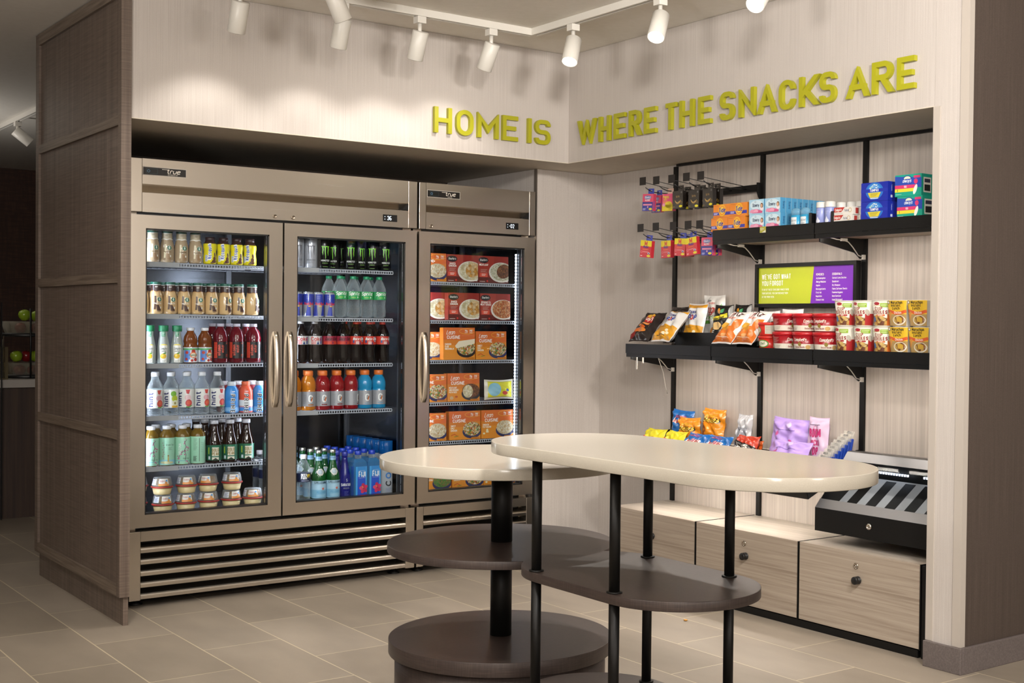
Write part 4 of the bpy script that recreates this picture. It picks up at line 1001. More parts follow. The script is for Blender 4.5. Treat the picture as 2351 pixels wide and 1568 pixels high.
row('lemonade', [-1.967, -1.906, -1.846], Z3_, F, '{} from the left of three green-capped lemonade carafes', 'lemonade carafes')
row('apple_juice', [-1.786, -1.721], Z3_, F, ['apple juice bottle with white cap, next to the lemonade carafes', 'apple juice bottle with white cap, next to the red vitamin drinks'], 'apple juice bottles', [0, .3])
row('vitamin', [-1.649, -1.574, -1.495], Z3_, F, '{} from the left of the front dark red vitamin drink bottles', 'vitamin drink bottles', [.1, -.05, .08])
row('vitamin', [-1.655, -1.577, -1.497], Z3_, F+.082, 'dark red vitamin drink bottle in the second row, behind the {} front one', 'vitamin drink bottles', [.5, .2, -.3])
row(['hint_melon', 'hint_pear', 'hint_cherry', 'hint_melon'], [-1.942, -1.8725, -1.803, -1.7335], Z4_, F, ['clear watermelon water bottle, just left of the green pear one', 'clear pear water bottle with green and yellow label', 'clear cherry water bottle, just right of the green pear one', 'clear watermelon water bottle, second to the right of the green pear one'], 'fruit water bottles', [.1, 0, -.3, .15])
place('hint_cherry', (-1.663, F, Z4_+PW), 'clear fruit water bottle standing right beside the blue hydration drink', 'fruit water bottles', (0, 0, -.2))
row('hint_cherry', [-1.985, -1.912, -1.84, -1.768], Z4_, F+.085, 'clear fruit water bottle in the back row, {} from the left', 'fruit water bottles')
row(['prime_blue', 'prime_orange', 'prime_blue'], [-1.5955, -1.529, -1.4625], Z4_, F, ['blue hydration drink bottle beside the clear fruit waters', 'orange, white and blue hydration drink bottle with orange cap', 'blue hydration drink bottle at the right end of its shelf'], 'hydration drinks', [.1, 0, -.1])
row('prime_red', [-1.602, -1.535, -1.468], Z4_, F+.075, 'dark red hydration drink behind the {} front hydration bottle', 'hydration drinks')
row(['tea_blossom', 'tea_island', 'tea_blossom', 'tea_back'], [-1.958, -1.889, -1.82, -1.751], Z5_, F, ['mint green tea bottle with blossoms, at the left door edge', 'mint green tea bottle with a pagoda picture', 'mint green tea bottle with blossoms, third from the left', 'mint green tea bottle with small print turned forward'], 'green tea bottles', [.1, 0, .08, 0])
row('tea_blossom', [-1.98, -1.911, -1.842, -1.773], Z5_, F+.08, 'mint green tea bottle in the back row, {} from the left', 'green tea bottles')
row('gold_tea', [-1.676, -1.602, -1.526], Z5_, F, '{} from the left of the front dark brown tea bottles', 'brown tea bottles', [.05, 0, .15])
row('gold_tea', [-1.69, -1.61, -1.535], Z5_, F+.08, 'dark brown tea bottle in the second row, {} from the left', 'brown tea bottles')
row('gold_tea', [-1.70, -1.62], Z5_, F+.16, 'dark brown tea bottle in the third row, {} from the left', 'brown tea bottles')
for i, (x, up) in enumerate(((-1.984, 1), (-1.9, 1), (-1.797, 1), (-1.694, 1), (-1.588, 1), (-1.486, 0))):
    nm = ORD[i]
    yy = .495 if i == 0 else .40
    place('hummus', (x, yy, ZB+PW), f'hummus snack cup on the cooler floor, {nm} stack from the left, bottom cup' if up else 'single hummus snack cup with nothing stacked on it', 'hummus cups', (0, 0, (0, .35, .05, -.05, .45, -.1)[i]-YAW))
    if up: place('hummus', (x+.003*(-1)**i, yy, ZB+PW+.0775), f'hummus snack cup on the cooler floor, {nm} stack from the left, top cup', 'hummus cups', (0, 0, (0, .1, .05, -.35, .12)[i]-YAW))
# right door
Z1, Z2_, Z3_, Z4_ = 1.488, 1.257, 1.04, .818
row('energy_white', [-1.282, -1.216], Z1, F, ['white energy can at the left edge of the right-hand cooler door', 'white energy can beside the black energy cans'], 'energy cans')
row('energy_black', [-1.148, -1.012, -.893, -.828], Z1, F, 'black energy can with green claw marks, front row, {} from the left', 'energy cans', [.1, 0, -.2, .1])
row('energy_black', [-1.078, -.949], Z1, F+.035, ['black energy can set back between the first two front black cans', 'black energy can set back between the second and third front black cans'], 'energy cans', [-.4, .5])
row('energy_black', [-1.15, -1.012], Z1, F+.1, 'black energy can in the back row, {} from the left', 'energy cans')
row(['slim_a', 'slim_a', 'slim_b', 'slim_a'], [-1.286, -1.231, -1.178, -1.122], Z2_, F-.008, '{} from the left of the slim blue and silver energy cans', 'slim energy cans', [0, 0, .1, 0])
row('lemon_soda', [-1.06, -.99, -.92, -.85], Z2_, F+.01, '{} from the left of the front green-labelled lemon soda bottles', 'lemon soda bottles', [.1, 0, -.05, .15])
row('lemon_soda', [-1.08, -1.01, -.94, -.86], Z2_, F+.085, '{} from the left of the second-row green-capped lemon soda bottles', 'lemon soda bottles')
row('cola_diet', [-1.262, -1.192], Z3_, F, ['diet cola bottle with silver label at the left door edge', 'diet cola bottle with silver label beside the dark red cherry cola'], 'cola bottles')
row('cola_cherry', [-1.118, -1.048], Z3_, F, ['cherry cola bottle with black cap beside the diet cola', 'cherry cola bottle with black cap beside the red-capped cola'], 'cola bottles', [.1, .1])
row('cola_cherry', [-1.15, -1.075], Z3_, F+.08, '{} black-capped cherry cola bottle of the back row', 'cola bottles')
row('cola_red', [-.978, -.908, -.836], Z3_, F, '{} from the left of the front red-capped cola bottles', 'cola bottles', [.2, .1, .4])
row('cola_red', [-1.0, -.925, -.85], Z3_, F+.08, '{} from the left of the back-row red-capped cola bottles', 'cola bottles')
row(['sport_orange', 'sport_orange', 'sport_red', 'sport_red', 'sport_red', 'sport_blue', 'sport_blue'], [-1.296, -1.223, -1.15, -1.077, -1.003, -.929, -.855], Z4_, F,
    ['orange sports drink at the left door edge', 'orange sports drink beside the red sports drinks', 'red sports drink beside the orange ones', 'red sports drink in the middle of the three red ones', 'red sports drink beside the blue sports drinks', 'blue sports drink beside the red ones', 'blue sports drink at the right end of its shelf'], 'sports drinks', [0, .1, 0, .2, 1., .1, 0])
row(['sport_orange', 'sport_red', 'sport_red', 'sport_red', 'sport_blue', 'sport_blue'], [-1.26, -1.187, -1.114, -1.04, -.966, -.89], Z4_, F+.085,
    ['orange sports drink in the back row', 'red sports drink in the back row, its leftmost red', 'red sports drink in the back row, middle red', 'red sports drink in the back row, beside the blue', 'blue sports drink in the back row, beside the red', 'blue sports drink in the back row, at its right end'], 'sports drinks')
row('spring_water', [-1.313, -1.243], ZB, .385, ['clear spring water bottle, half hidden at the left edge of the right cooler door', 'clear spring water bottle with navy label beside the green glass bottles'], 'spring water bottles', [0, .1])
for r in range(1, 5):
    for k, x in enumerate((-1.335, -1.262)):
        place('spring_water', (x, .385+.075*r, ZB+PW), f'clear spring water bottle, {ORD[r]} row back, {("left", "right")[k]} one of the pair', 'spring water bottles')
for r in range(4):
    for k, x in enumerate((-1.165, -1.094)):
        if r and k and r > 2: continue
        place('sparkling', (x-.008*r, .385+.074*r, ZB+PW), f'green glass sparkling water bottle, {ORD[r]} row from the door, {("left", "right")[k]} column', 'sparkling water bottles', (0, 0, (.15, .1, -.6, .4)[r]-YAW))
for r in range(2): place('cobalt', (-1.0285-.006*r, .39+.07*r, ZB+PW), ('cobalt blue glass water bottle at the front', 'cobalt blue glass water bottle behind the front one')[r], 'cobalt bottles', (0, 0, -.2))
for r in range(5):
    for k, x in enumerate((-.958, -.8845)):
        if r == 4 and k: continue
        place('square_water', (x-.004*r, .39+.0765*r, ZB+PW), f'square blue water bottle with flower, {ORD[r]} row from the door, {("left", "right")[k]} column', 'square water bottles')
for r in range(6): place('core_water', (-.808, .39+.0715*r, ZB+PW), f'clear water bottle with wide blue cap, {ORD[r]} from the door in its column', 'blue-capped water bottles', (0, 0, -.1))

# ------------------------------------------------------------------ frozen meals
PASTA = food('creamy_pasta', ['#cdbb8f', '#dccfae', '#b98f52', '#e2d8bd'], 180); VEG = food('vegetable_noodles', ['#c9a04a', '#d8cba6', '#a8432a', '#5d7d34', '#cf8a3a', '#e0d6b8'], 161)
GRAVY = food('gravy_chicken', ['#b57b33', '#c9923f', '#d7b98a'], 76); MASH = food('mashed_potato', ['#d8cda8', '#e3dbc0', '#cfc094'], 85); MEAT = food('meatloaf_slices', ['#5a3522', '#7a4a2c', '#4a2a1c', '#8d5a34'], 114)
SPAG = food('red_spaghetti', ['#b5562c', '#c97a44', '#8d3a22', '#d9a878'], 171); BROC = food('broccoli', ['#2f6a2a', '#4c8a36', '#3a7a30', '#8d6a3a'], 190); RICE = food('herbed_rice', ['#d9d2b8', '#cfc8a8', '#6d7a4a', '#e2dcc8'], 209)
def carton(kind, name, w, h, dp, col, d, cat='box', side=None):
    mb = MB().box(-w/2, w/2, 0, dp, 0, h, M(col, .35)); emit(mb, d, front(0), lay=.0002, base=.0002)
    if side: emit(mb, side, lambda u, v, o: (w/2+o, u, v), lay=.0002, base=.0002)
    o = mb.build(name, None); tag(o, name, cat); PROTO[kind] = o; return o
def lean(kind, w, h, fd, bowl, words, extra=None, top='#d0672e'):
    d = D(); x0, x1 = -w/2, w/2
    d.rect(x0, x1, 0, h*.45, '#d98a2c', 0); d.rect(x0, x1, h*.62, h, top, 1)
    s = w/.186
    d.text('Lean', x0+.042*s, h-.034*s, .02*s, '#f1eee6', 3, .12, .8, sl=.3, gap=.3); d.text('CUISINE', x0+.06*s, h-.056*s, .0145*s, '#f1eee6', 3, .2, 1., gap=1.6)
    d.line([(x1-.047+.045*cos(RD(a)), h-.0185+.0135*sin(RD(a))) for a in range(20, 341, 16)], .002, '#e3a93c', 2)
    d.text('19g', x1-.052, h-.02, .0085, '#f1eee6', 3, .2, .7); d.text('290', x1-.024, h-.02, .0085, '#f1eee6', 3, .2, .7); d.lines(x1-.06, x1-.044, h-.028, h-.024, 1, '#f1eee6', 3); d.lines(x1-.032, x1-.015, h-.028, h-.024, 1, '#f1eee6', 3)
    for i, q in enumerate(words): d.text(q, x0+.01, h*.46-.0115*i, .0078, '#f3ecd8', 3, .22, .72, 'l', gap=1.2)
    cx, cy, rx, ry = x1-.052, h*.33, .056, .042
    d.ell(cx, cy-.009, rx, ry*.82, bowl, 2, 24); d.ell(cx, cy+.006, rx-.004, ry*.86, fd, 3, 24)
    d.rect(x1-.056, x1-.004, .003, .011, '#c97a22', 4); d.lines(x1-.055, x1-.006, .004, .0105, 1, '#7a4a1c', 4, .002)
    if extra: extra(d, x0, h)
    ps = []
    for pts, c, l in d.p:
        q = _clip(_clip(pts, 0, x0, x1), 1, 0, h)
        if q: ps.append((q, c, l))
    d.p = ps
    carton(kind, 'frozen_meal_box', w, h, .035, '#cf7a2a', d)
def stouf(kind, title, f1, f2):
    w, h = .184, .138; d = D(); x0, x1 = -w/2, w/2
    d.rect(x0, x1, 0, h, '#8d2a22', 0); d.rect(x0, x0+.095, h*.36, h, '#9c3428', 1); d.rect(x0, x1, 0, h*.2, '#5b1c18', 1)
    d.ell(x0+.032, h-.022, .03, .0155, '#12151a', 2, 24); d.text("Stouffer's", x0+.032, h-.026, .0095, '#eceae4', 3, .16, .55, sl=.15, gap=.8)
    for i, q in enumerate(title): d.text(q, x0+.034, h-.05-.0115*i, .0085, '#efe9df', 3, .24, .78, gap=1.3)
    d.lines(x0+.014, x0+.054, h-.086, h-.067, 4, '#c9a59a', 3, .0012); d.rect(x0+.008, x0+.056, .03, .05, '#d3503a', 2); d.lines(x0+.02, x0+.045, .034, .047, 2, '#f0d8cc', 3)
    d.ell(x1-.045, h*.4, .075, .052, '#d9d4ca', 2, 28); d.ell(x1-.042, h*.42, .068, .047, f2, 3, 28); d.ell(x1-.03, h*.44, .043, .036, f1, 4, 24, rot=.3)
    d.lines(x1-.064, x1-.004, .004, .013, 1, '#e9e5dd', 5); d.ell(x0+.054, .009, .005, .005, '#c8352c', 3, 10); d.lines(x0+.008, x0+.04, .004, .009, 1, '#d9c5bd', 3)
    d.p = [(q, c, l) for pts, c, l in d.p for q in [_clip(_clip(pts, 0, x0, x1), 1, 0, h)] if q]
    carton(kind, 'frozen_meal_box', w, h, .035, '#8d2a22', d)
NAVY = '#2b2d55'
lean('lc_pasta', .15, .14, PASTA, NAVY, ('CHICKEN', 'FETTUCCINI'))
lean('lc_wide', .196, .145, PASTA, NAVY, ('CHICKEN', 'FETTUCCINI'), lambda d, x0, h: (d.poly([(x0+.028, .03), (x0+.045, .03), (x0+.04, .05), (x0+.03, .048)], '#e6dcb4', 3), d.ell(x0+.016, .026, .007, .005, '#e6dcb4', 3, 10)))
lean('lc_chili', .186, .145, VEG, NAVY, ('SWEET', 'CHILI', 'CHICKEN'), lambda d, x0, h: (d.line([(x0+.01, .022), (x0+.03, .03), (x0+.05, .018)], .003, '#b5402c', 3), d.line([(x0+.03, .016), (x0+.055, .02)], .003, '#5d8a3a', 3)))
lean('lc_wrap', .186, .163, VEG, '#2a2320', ('CHICKEN', 'CLUB', 'QUESADILLA'), lambda d, x0, h: d.poly([(x0+.068, .07), (x0+.076, .058), (x0+.184, .082), (x0+.186, .106), (x0+.09, .094)], '#e3d6bc', 5))
lean('lc_meat', .19, .143, MEAT, '#2a2a30', ('MEATLOAF', 'AND MASHED', 'POTATOES'), lambda d, x0, h: (d.ell(x0+.12, .05, .03, .033, MASH, 5, 18), d.ell(x0+.024, .018, .011, .009, '#c9a880', 3, 12), d.ell(x0+.052, .024, .009, .005, '#b5562c', 3, 10)))
lean('lc_veg', .155, .14, VEG, NAVY, ('HERB', 'CHICKEN')); lean('lc_broc', .155, .14, BROC, NAVY, ('BEEF', 'BROCCOLI'))
stouf('st_chicken', ('BAKED', 'CHICKEN'), GRAVY, MASH); stouf('st_meat', ('MEATLOAF',), MEAT, RICE); stouf('st_spag', ('SPAGHETTI', 'MEAT SAUCE'), SPAG, SPAG)
def frz(kind, x0, w, z, lab, y=.352, lean_=-.03): place(kind, (x0+w/2, y, z+.0012), lab, 'frozen meal boxes', (lean_, 0, 0))
za, zb, zc, zd, ze = 1.445, 1.252, 1.05, .838, .642
frz('lc_pasta', -.645, .15, za, 'orange frozen pasta box, half hidden on the top freezer shelf')
frz('st_chicken', -.4925, .184, za, 'dark red baked chicken box on the top freezer shelf'); frz('st_meat', -.306, .184, za, 'dark red meatloaf box on the top freezer shelf')
frz('st_chicken', -.645, .184, zb, 'dark red baked chicken box cut off by the freezer door frame', .394); frz('st_chicken', -.482, .184, zb, 'dark red baked chicken box, full face on second freezer shelf'); frz('st_spag', -.292, .184, zb, 'red spaghetti box on the second freezer shelf')
frz('lc_pasta', -.645, .15, zc, 'orange frozen pasta box left of the tall quesadilla box', .394); frz('lc_wrap', -.508, .186, zc, 'tall orange box with a white wrap pictured'); frz('lc_chili', -.316, .186, zc, 'orange frozen noodle box right of the tall quesadilla box')
frz('lc_veg', -.642, .155, zd, 'orange frozen vegetable noodle box left of the meatloaf and mash box'); frz('lc_meat', -.482, .19, zd, 'orange frozen meatloaf and mashed potato box beside the yellow pouch')
frz('lc_pasta', -.637, .15, ze, 'orange frozen pasta box at the left of the lowest full shelf'); frz('lc_chili', -.47, .186, ze, 'orange frozen noodle box in the middle of the lowest full shelf'); frz('lc_wide', -.279, .196, ze, 'orange frozen creamy pasta box at the right of the lowest full shelf')
frz('lc_broc', -.612, .155, .39, 'orange frozen broccoli box on the freezer floor, under the round table top'); frz('lc_chili', -.45, .186, .39, 'orange frozen noodle box on the freezer floor, middle one'); frz('lc_wide', -.2615, .196, .39, 'orange frozen creamy pasta box on the freezer floor, behind the table post')
# ------------------------------------------------------------------ yellow pouch in the freezer
def bag(kind, name, w, h, tk, col, d=None, crumple=.003, seed=1, cat='bag', rgh=.3, n=22, m=26, back=None):
    rr = random.Random(seed); ph = [rr.uniform(0, 6.28) for _ in range(8)]
    def shp(uu, vv):   # uu -1..1, vv 0..1
        e = max(0, min(1, (vv-.045)/.12)); e2 = max(0, min(1, (.955-vv)/.12)); g = (1-abs(uu)**3)
        return (sin(e*pi/2)*sin(e2*pi/2))**.8*max(0, g)**.7
    def wr(uu, vv): return crumple*(sin(7*uu+5*vv+ph[0])+.7*sin(13*vv-6*uu+ph[1])+.5*sin(19*uu*vv+ph[2])+.6*sin(23*vv+9*uu+ph[3]))
    def P(u, v, o, s=-1):
        uu = max(-1, min(1, u/(w/2))); vv = max(0, min(1, v/h)); k = shp(uu, vv)
        x = u*(1-.1*k*(1-abs(vv-.5))); y = s*(tk/2*k+o)+wr(uu, vv)*min(1, k*2+.25)
        return (x, y, v+.012*abs(uu)**2*(1 if vv < .5 else -1)*(-.4))
    mb = MB(); mt = M(col, rgh); mk = M(back, rgh) if back else mt
    for s, q in ((-1, mt), (1, mk)):
        i = len(mb.v)
        for b in range(m+1):
            for a in range(n+1): mb.v.append(P((2*a/n-1)*w/2, b/m*h, .0005, s))
        for b in range(m):
            for a in range(n):
                f = (i+b*(n+1)+a, i+b*(n+1)+a+1, i+(b+1)*(n+1)+a+1, i+(b+1)*(n+1)+a); mb.face(f if s < 0 else f[::-1], q, True)
    if d: emit(mb, d, lambda u, v, o: P(u, v, .0012+o), su=w/24, sv=h/28, rgh=rgh)
    o = mb.build(name, None); tag(o, name, cat); PROTO[kind] = o
    return o
d = D(); d.rect(-.0755, .0755, .01, .087, '#d5cf2a', 0); d.ell(-.035, .048, .04, .034, '#8cc3d8', 1, 20); d.ell(.03, .03, .018, .01, '#c8453c', 2, 14); d.ell(.05, .044, .01, .006, '#3a4a94', 2, 12)
bag('pouch', 'frozen_treat_pouch', .178, .096, .03, '#d8d4c4', d, .001, 3, rgh=.35)
place('pouch', (-.164, .368, .846), 'yellow and blue frozen treat pouch with white ends', None, (-.05, 0, 0))

# ------------------------------------------------------------------ goods on the wall shelves (front faces -x)
Q = -pi/2
DK = 1.661+.0008; DM = 1.139+.0008
def put(kind, x, y, z, lab, group=None, yaw=0., tilt=0., roll=0.): place(kind, (x, y, z), lab, group, (-tilt, roll, Q+yaw))
# detergent boxes
d = D(); w, h = .108, .0605
d.rect(-w/2, w/2, .012, .026, '#2a2f9a', 1); d.ell(.004, .033, .024, .0265, '#e8b62c', 2, 28); d.ell(.004, .033, .019, .021, '#e58a2a', 3, 28); d.ell(.004, .033, .0135, .0155, '#efd04a', 4, 24)
d.text('Tide', .003, .025, .018, '#2c2f98', 5, .22, .72, sl=.15, gap=1.1); d.lines(-.05, -.024, .014, .024, 2, '#dcdcf0', 2); d.lines(-.05, -.02, .052, .058, 1, '#a85a1c', 1, .0016); d.lines(-.05, .02, .002, .009, 2, '#a85a1c', 1, .0012)
carton('tide', 'detergent_box', w, h, .05, '#df8428', d, side=D().ell(.03, .03, .011, .012, '#2c2f60', 1).ell(.03, .03, .008, .009, '#b5742c', 2))
for nm, y, z, x in (('lower left', -1.007, DK, .112), ('lower right', -1.118, DK, .112), ('upper left', -1.019, DK+.061, .114), ('upper right', -1.129, DK+.061, .113)): put('tide', x, y, z, f'small orange laundry detergent box, {nm} of the stack of four', 'detergent boxes')
# dryer sheets
d = D(); w, h = .092, .0635
d.rect(-w/2, w/2, 0, h, '#a5cfe4', 0); d.ell(0, .04, .04, .02, '#cfe4ee', 1, 24)
for q in ((-.004, .01, .024, .012, '#d86a94'), (-.026, .011, .014, .01, '#e296b2'), (.022, .008, .016, .009, '#cf5a88'), (-.002, .012, .014, .009, '#e8a3bd'), (-.001, .0125, .006, .005, '#cf5a88')): d.ell(*q[:4], q[4], 2+['#d86a94', '#e296b2', '#cf5a88', '#e8a3bd'].index(q[4]), 18, a0=-30, a1=210)
d.text('Downy', -.002, .032, .0135, '#31405e', 6, .15, .62, gap=1.1); d.ring(-.006, .053, .004, .001, '#5d708e', 6, 14)
d.ell(.033, .036, .0085, .011, '#6d4a30', 4, 16); d.ell(.032, .035, .0058, .0075, '#d9ac8c', 5, 14); d.ell(.033, .022, .011, .009, '#ecdfe2', 4, 14)
d.p = [(q, c, l) for pts, c, l in d.p for q in [_clip(_clip(pts, 0, -w/2, w/2), 1, 0, h)] if q]
sd = D().rect(.001, .031, 0, h, '#4e9ac6', 0); sd.text('Downy', .016, .032, .011, '#1f5686', 1, .16, .55, rot=-90)
carton('downy', 'dryer_sheet_box', w, h, .032, '#5aa2cc', d, side=sd)
put('downy', .112, -1.2455, DK, 'pale blue dryer sheet box, lower one of the left column', 'dryer sheet boxes'); put('downy', .112, -1.2435, DK+.064, 'pale blue dryer sheet box, upper one of the left column', 'dryer sheet boxes')
for k in range(8):
    where = 'at the front' if k == 0 else f'{ORD[k-1]} behind the front one'
    put('downy', .112+.0345*k, -1.3415, DK+.064, f'pale blue dryer sheet box, upper row of right column, {where}', 'dryer sheet boxes')
    if True: put('downy', .112+.0345*k, -1.3435, DK, f'pale blue dryer sheet box, lower row of right column, {where}', 'dryer sheet boxes')
# deodorant, sprays
t = proto('deodorant_stick', 'deodorant')
def oval(mb, prof, m, kx=1., ky=.62, n=24):
    i = len(mb.v); mb.lathe(prof, m, n)
    for j in range(i, len(mb.v)): x, y, z = mb.v[j]; mb.v[j] = (x*kx, y*ky, z)
    return mb
oval(MB(), [(0, 0), (.024, 0), (.0255, .003), (.0255, .047)], M('#3fa6d4', .3)).build('body', t)
oval(MB(), [(.0245, .0472), (.024, .064), (.018, .0735), (.009, .0765), (0, .077)], MC('#8cc6e2', .5, .1)).build('cap', t)
d = D(); d.rect(-.016, .016, .006, .038, '#e3e8ea', 1); d.text('Secret', 0, .02, .009, '#3a4a5c', 2, .12, .6, sl=.25); d.lines(-.01, .01, .008, .014, 2, '#7a8a98', 2)
mb = MB(); emit(mb, d, lambda u, v, o: ((.0255+o)*sin(u/.0255), -(.0255+o)*.62*cos(u/.0255), v), su=.005, base=.0006); mb.build('label', t); PROTO['deo'] = t
put('deo', .132, -1.462, DK, 'blue deodorant stick beside the dryer sheet boxes', 'deodorant sticks'); put('deo', .132, -1.516, DK, 'blue deodorant stick beside the black shelf divider', 'deodorant sticks')
t = proto('spray_can', 'can')
MB().lathe([(0, 0), (.0205, 0), (.0222, .002), (.0222, .066), (.021, .069)], M('#8d97cc', .3), 24).build('body', t)
MB().lathe([(.0218, .0693), (.0222, .071), (.0215, .091), (.0185, .0935), (0, .0935)], M('#dad8d2', .4), 24).build('cap', t)
d = D(); d.poly([(-.01, .012), (.01, .012), (0, .032)], '#dfe2ee', 1); d.ell(0, .014, .0105, .008, '#dfe2ee', 1, 16); d.rect(-.0205, -.016, .006, .06, '#39457c', 1); d.lines(-.008, .008, .04, .055, 3, '#c9cde6', 1, .0014)
wrap(t, [(.0222, 0), (.0222, .07)], .002, .066, None, d, name='print', rb=.0222); PROTO['spray'] = t
put('spray', .138, -1.601, DK, 'lavender spray can with white cap, left of the front two', 'spray cans'); put('spray', .138, -1.65, DK, 'lavender spray can with white cap, right of the front two', 'spray cans')
for k, (x, y) in enumerate(((.2, -1.606), (.2, -1.652), (.215, -1.698), (.215, -1.745))): put('spray', x, y, DK, f'white-capped spray can in the back row, {ORD[k]} from the left', 'spray cans')
for y, s_ in ((-1.556, 'deodorant sticks and the spray cans'), (-1.6775, 'spray cans and the toothpaste boxes')):
    mb = MB().box(.112, .186, y-.0015, y+.0015, .0, .05, BLACKM).box(.112, .115, y-.014, y-.0016, 0, .05, BLACKM)
    tag(mb.build('shelf_divider', None, (0, 0, DK)), f'small black shelf divider between the {s_}', 'divider', 'black shelf dividers')
d = D(); w, h = .104, .031
d.poly([(-w/2, .012), (-.012, .012), (.006, h), (-w/2, h)], '#b5332c', 1); d.text('Colgate', -.028, .0165, .0095, '#efe9e2', 2, .18, .6, gap=1.1); d.text('Total', .016, .0135, .009, '#4a5a80', 2, .15, .62); d.ring(.034, .018, .008, .0016, '#b9923c', 2, 16); d.lines(-.045, -.005, .003, .009, 1, '#9a9a9a', 1, .0014)
carton('paste', 'toothpaste_box', w, h, .036, '#dcd8d0', d, side=D().rect(.012, .03, .004, .027, '#a83a34', 1))
for k, (x, y, z, s_) in enumerate(((.114, -1.737, DK, 'bottom front'), (.116, -1.742, DK+.0315, 'top front'), (.152, -1.747, DK, 'bottom, second from the front'), (.154, -1.748, DK+.0315, 'top, second from the front'))): put('paste', x, y, z, f'white and red toothpaste box, {s_}', 'toothpaste boxes')
d = D(); w, h = .136, .0745
d.ell(0, .04, .045, .034, '#2c6fc0', 1, 28); d.ell(0, .042, .034, .026, '#3f8ad0', 2, 28)
rr = random.Random(2)
for k in range(26):
    a = rr.uniform(0, pi); r_ = rr.uniform(.3, 1); d.ell(.024*r_*cos(a), .049+.017*r_*sin(a), .0026, .0016, rr.choice(['#dce9e4', '#a8d0c0', '#f0f2ec']), 4, 8, rot=a)
d.rect(-w/2, w/2, .036, .049, '#2334a4', 3); d.text('TAMPAX', 0, .038, .0095, '#eef0f2', 5, .22, .72); d.poly([(-.033, .034), (-.022, .015), (.022, .015), (.033, .034)], '#dcc83a', 4); d.lines(-.02, .02, .018, .032, 3, '#5d6a4a', 5, .0014); d.rect(-.02, .02, .01, .013, '#e8e8e2', 4)
sd = D().text('Tampax', .02, .05, .007, '#8d9ad8', 1, .16, .6, rot=-90).rect(.016, .028, .012, .022, '#c9d0e4', 1)
carton('tampon', 'tampon_box', w, h, .058, '#1b2a9c', d, side=sd)
for x, z, s_ in ((.114, DK, 'lower front'), (.114, DK+.0752, 'upper front'), (.174, DK, 'lower back'), (.174, DK+.0752, 'upper back')): put('tampon', x, -1.903, z, f'dark blue tampon box, {s_} one', 'tampon boxes')
d = D(); w, h = .124, .083
d.poly([(-w/2, .045), (w/2, .03), (w/2, .068), (-w/2, .078)], '#2c4aa8', 1); d.rect(-w/2, w/2*.62, .03, .043, '#cf3a6c', 2); d.rect(-w/2, w/2*.5, .017, .0295, '#dccf3c', 2); d.ell(-.004, .066, .02, .013, '#24408c', 2, 20, a0=0, a1=180); d.ell(-.004, .066, .016, .01, '#e3e0c8', 3, 20, a0=0, a1=180)
d.text('always', -.006, .053, .012, '#eef2f4', 4, .13, .7, sl=.2, gap=1); d.rect(.026, .056, .068, .077, '#cf3a6c', 3); d.ell(.036, .055, .009, .01, '#cf3a6c', 3, 16); d.ell(.034, .024, .0075, .02, '#e6e4dc', 5, 18, rot=-.35); d.text('1', -.05, .019, .008, '#2a2a2a', 4, .22, .7); d.text('100%', -.012, .033, .007, '#f3dfe8', 4, .2, .7); d.lines(-.058, -.03, .005, .011, 1, '#bfe3d4', 2, .0014)
sd = D().rect(.012, .06, .012, .07, '#d9d5c8', 1).rect(.018, .054, .018, .042, '#2a2a2a', 2).rect(.018, .054, .05, .064, '#3a3a4a', 2)
def soft(kind, name, w, h, dp, col, d, sd):
    o = carton(kind, name, w, h, dp, col, d, 'package', sd); b = o.modifiers.new('soft', 'BEVEL'); b.width = .004; b.segments = 2; b.limit_method = 'ANGLE'; b.angle_limit = RD(60)
    return o
carton('pads', 'sanitary_pad_pack', w, h, .075, '#1f9a82', d, 'package', sd)
put('pads', .114, -2.078, DK, 'green and blue sanitary pad pack, lower one beside the pillar', 'sanitary pad packs', -.03); put('pads', .116, -2.068, DK+.084, 'green and blue sanitary pad pack, upper one beside the pillar', 'sanitary pad packs', .04)

# hooks and hanging medicine boxes
HK = [(-.469, 1.93, 1.886), (-.57, 1.926, 1.886), (-.682, 1.924, 1.886), (-.787, 1.924, 1.886), (-.886, 1.922, 1.886)]
HB = [(-.456, 1.706, 1.662), (-.571, 1.706, 1.662), (-.698, 1.703, 1.662), (-.803, 1.702, 1.662), (-.883, 1.70, 1.662)]
for (hooks, zb, nm) in ((HK, 1.886, 'upper'), (HB, 1.662, 'lower')):
    t = thing('hook_rail', f'black {nm} cross rail carrying five peg hooks', 'rail', (0, 0, 0), group='black hook rails')
    MB().box(.393, .4075, -.958, -.366, zb-.02, zb+.012, BLACKP).build('bar', t)
    for y in (-.366, -.964): MB().prism([(.4075, zb+.02), (.4075, zb-.06), (.395, zb-.045), (.3855, zb-.02), (.3855, zb+.02)], 'y', y-.0035, y+.0035, BLACKP).build('end_bracket', t)
    for k, (y, zt, zq) in enumerate(hooks):
        h = thing('peg_hook', f'black {nm} row peg hook with blank square tag, {ORD[k]} from the corner', 'hook', (.39, y, zq), group='black peg hooks')
        MB().tube([(.0015, 0, -.006), (-.1, 0, -.006), (-.215, 0, -.0045), (-.245, 0, .003), (-.268, 0, .015)], .0022, BLACKM, 8).build('hook_wire', h)
        MB().tube([(.0015, 0, .006), (-.02, 0, .008), (-.284, 0, zt-zq-.004)], .0017, BLACKM, 8).build('tag_wire', h)
        MB().box(-.2865, -.2845, -.0225, .0225, zt-zq-.019, zt-zq+.019, M('#1a1512', .6)).build('tag_plate', h)
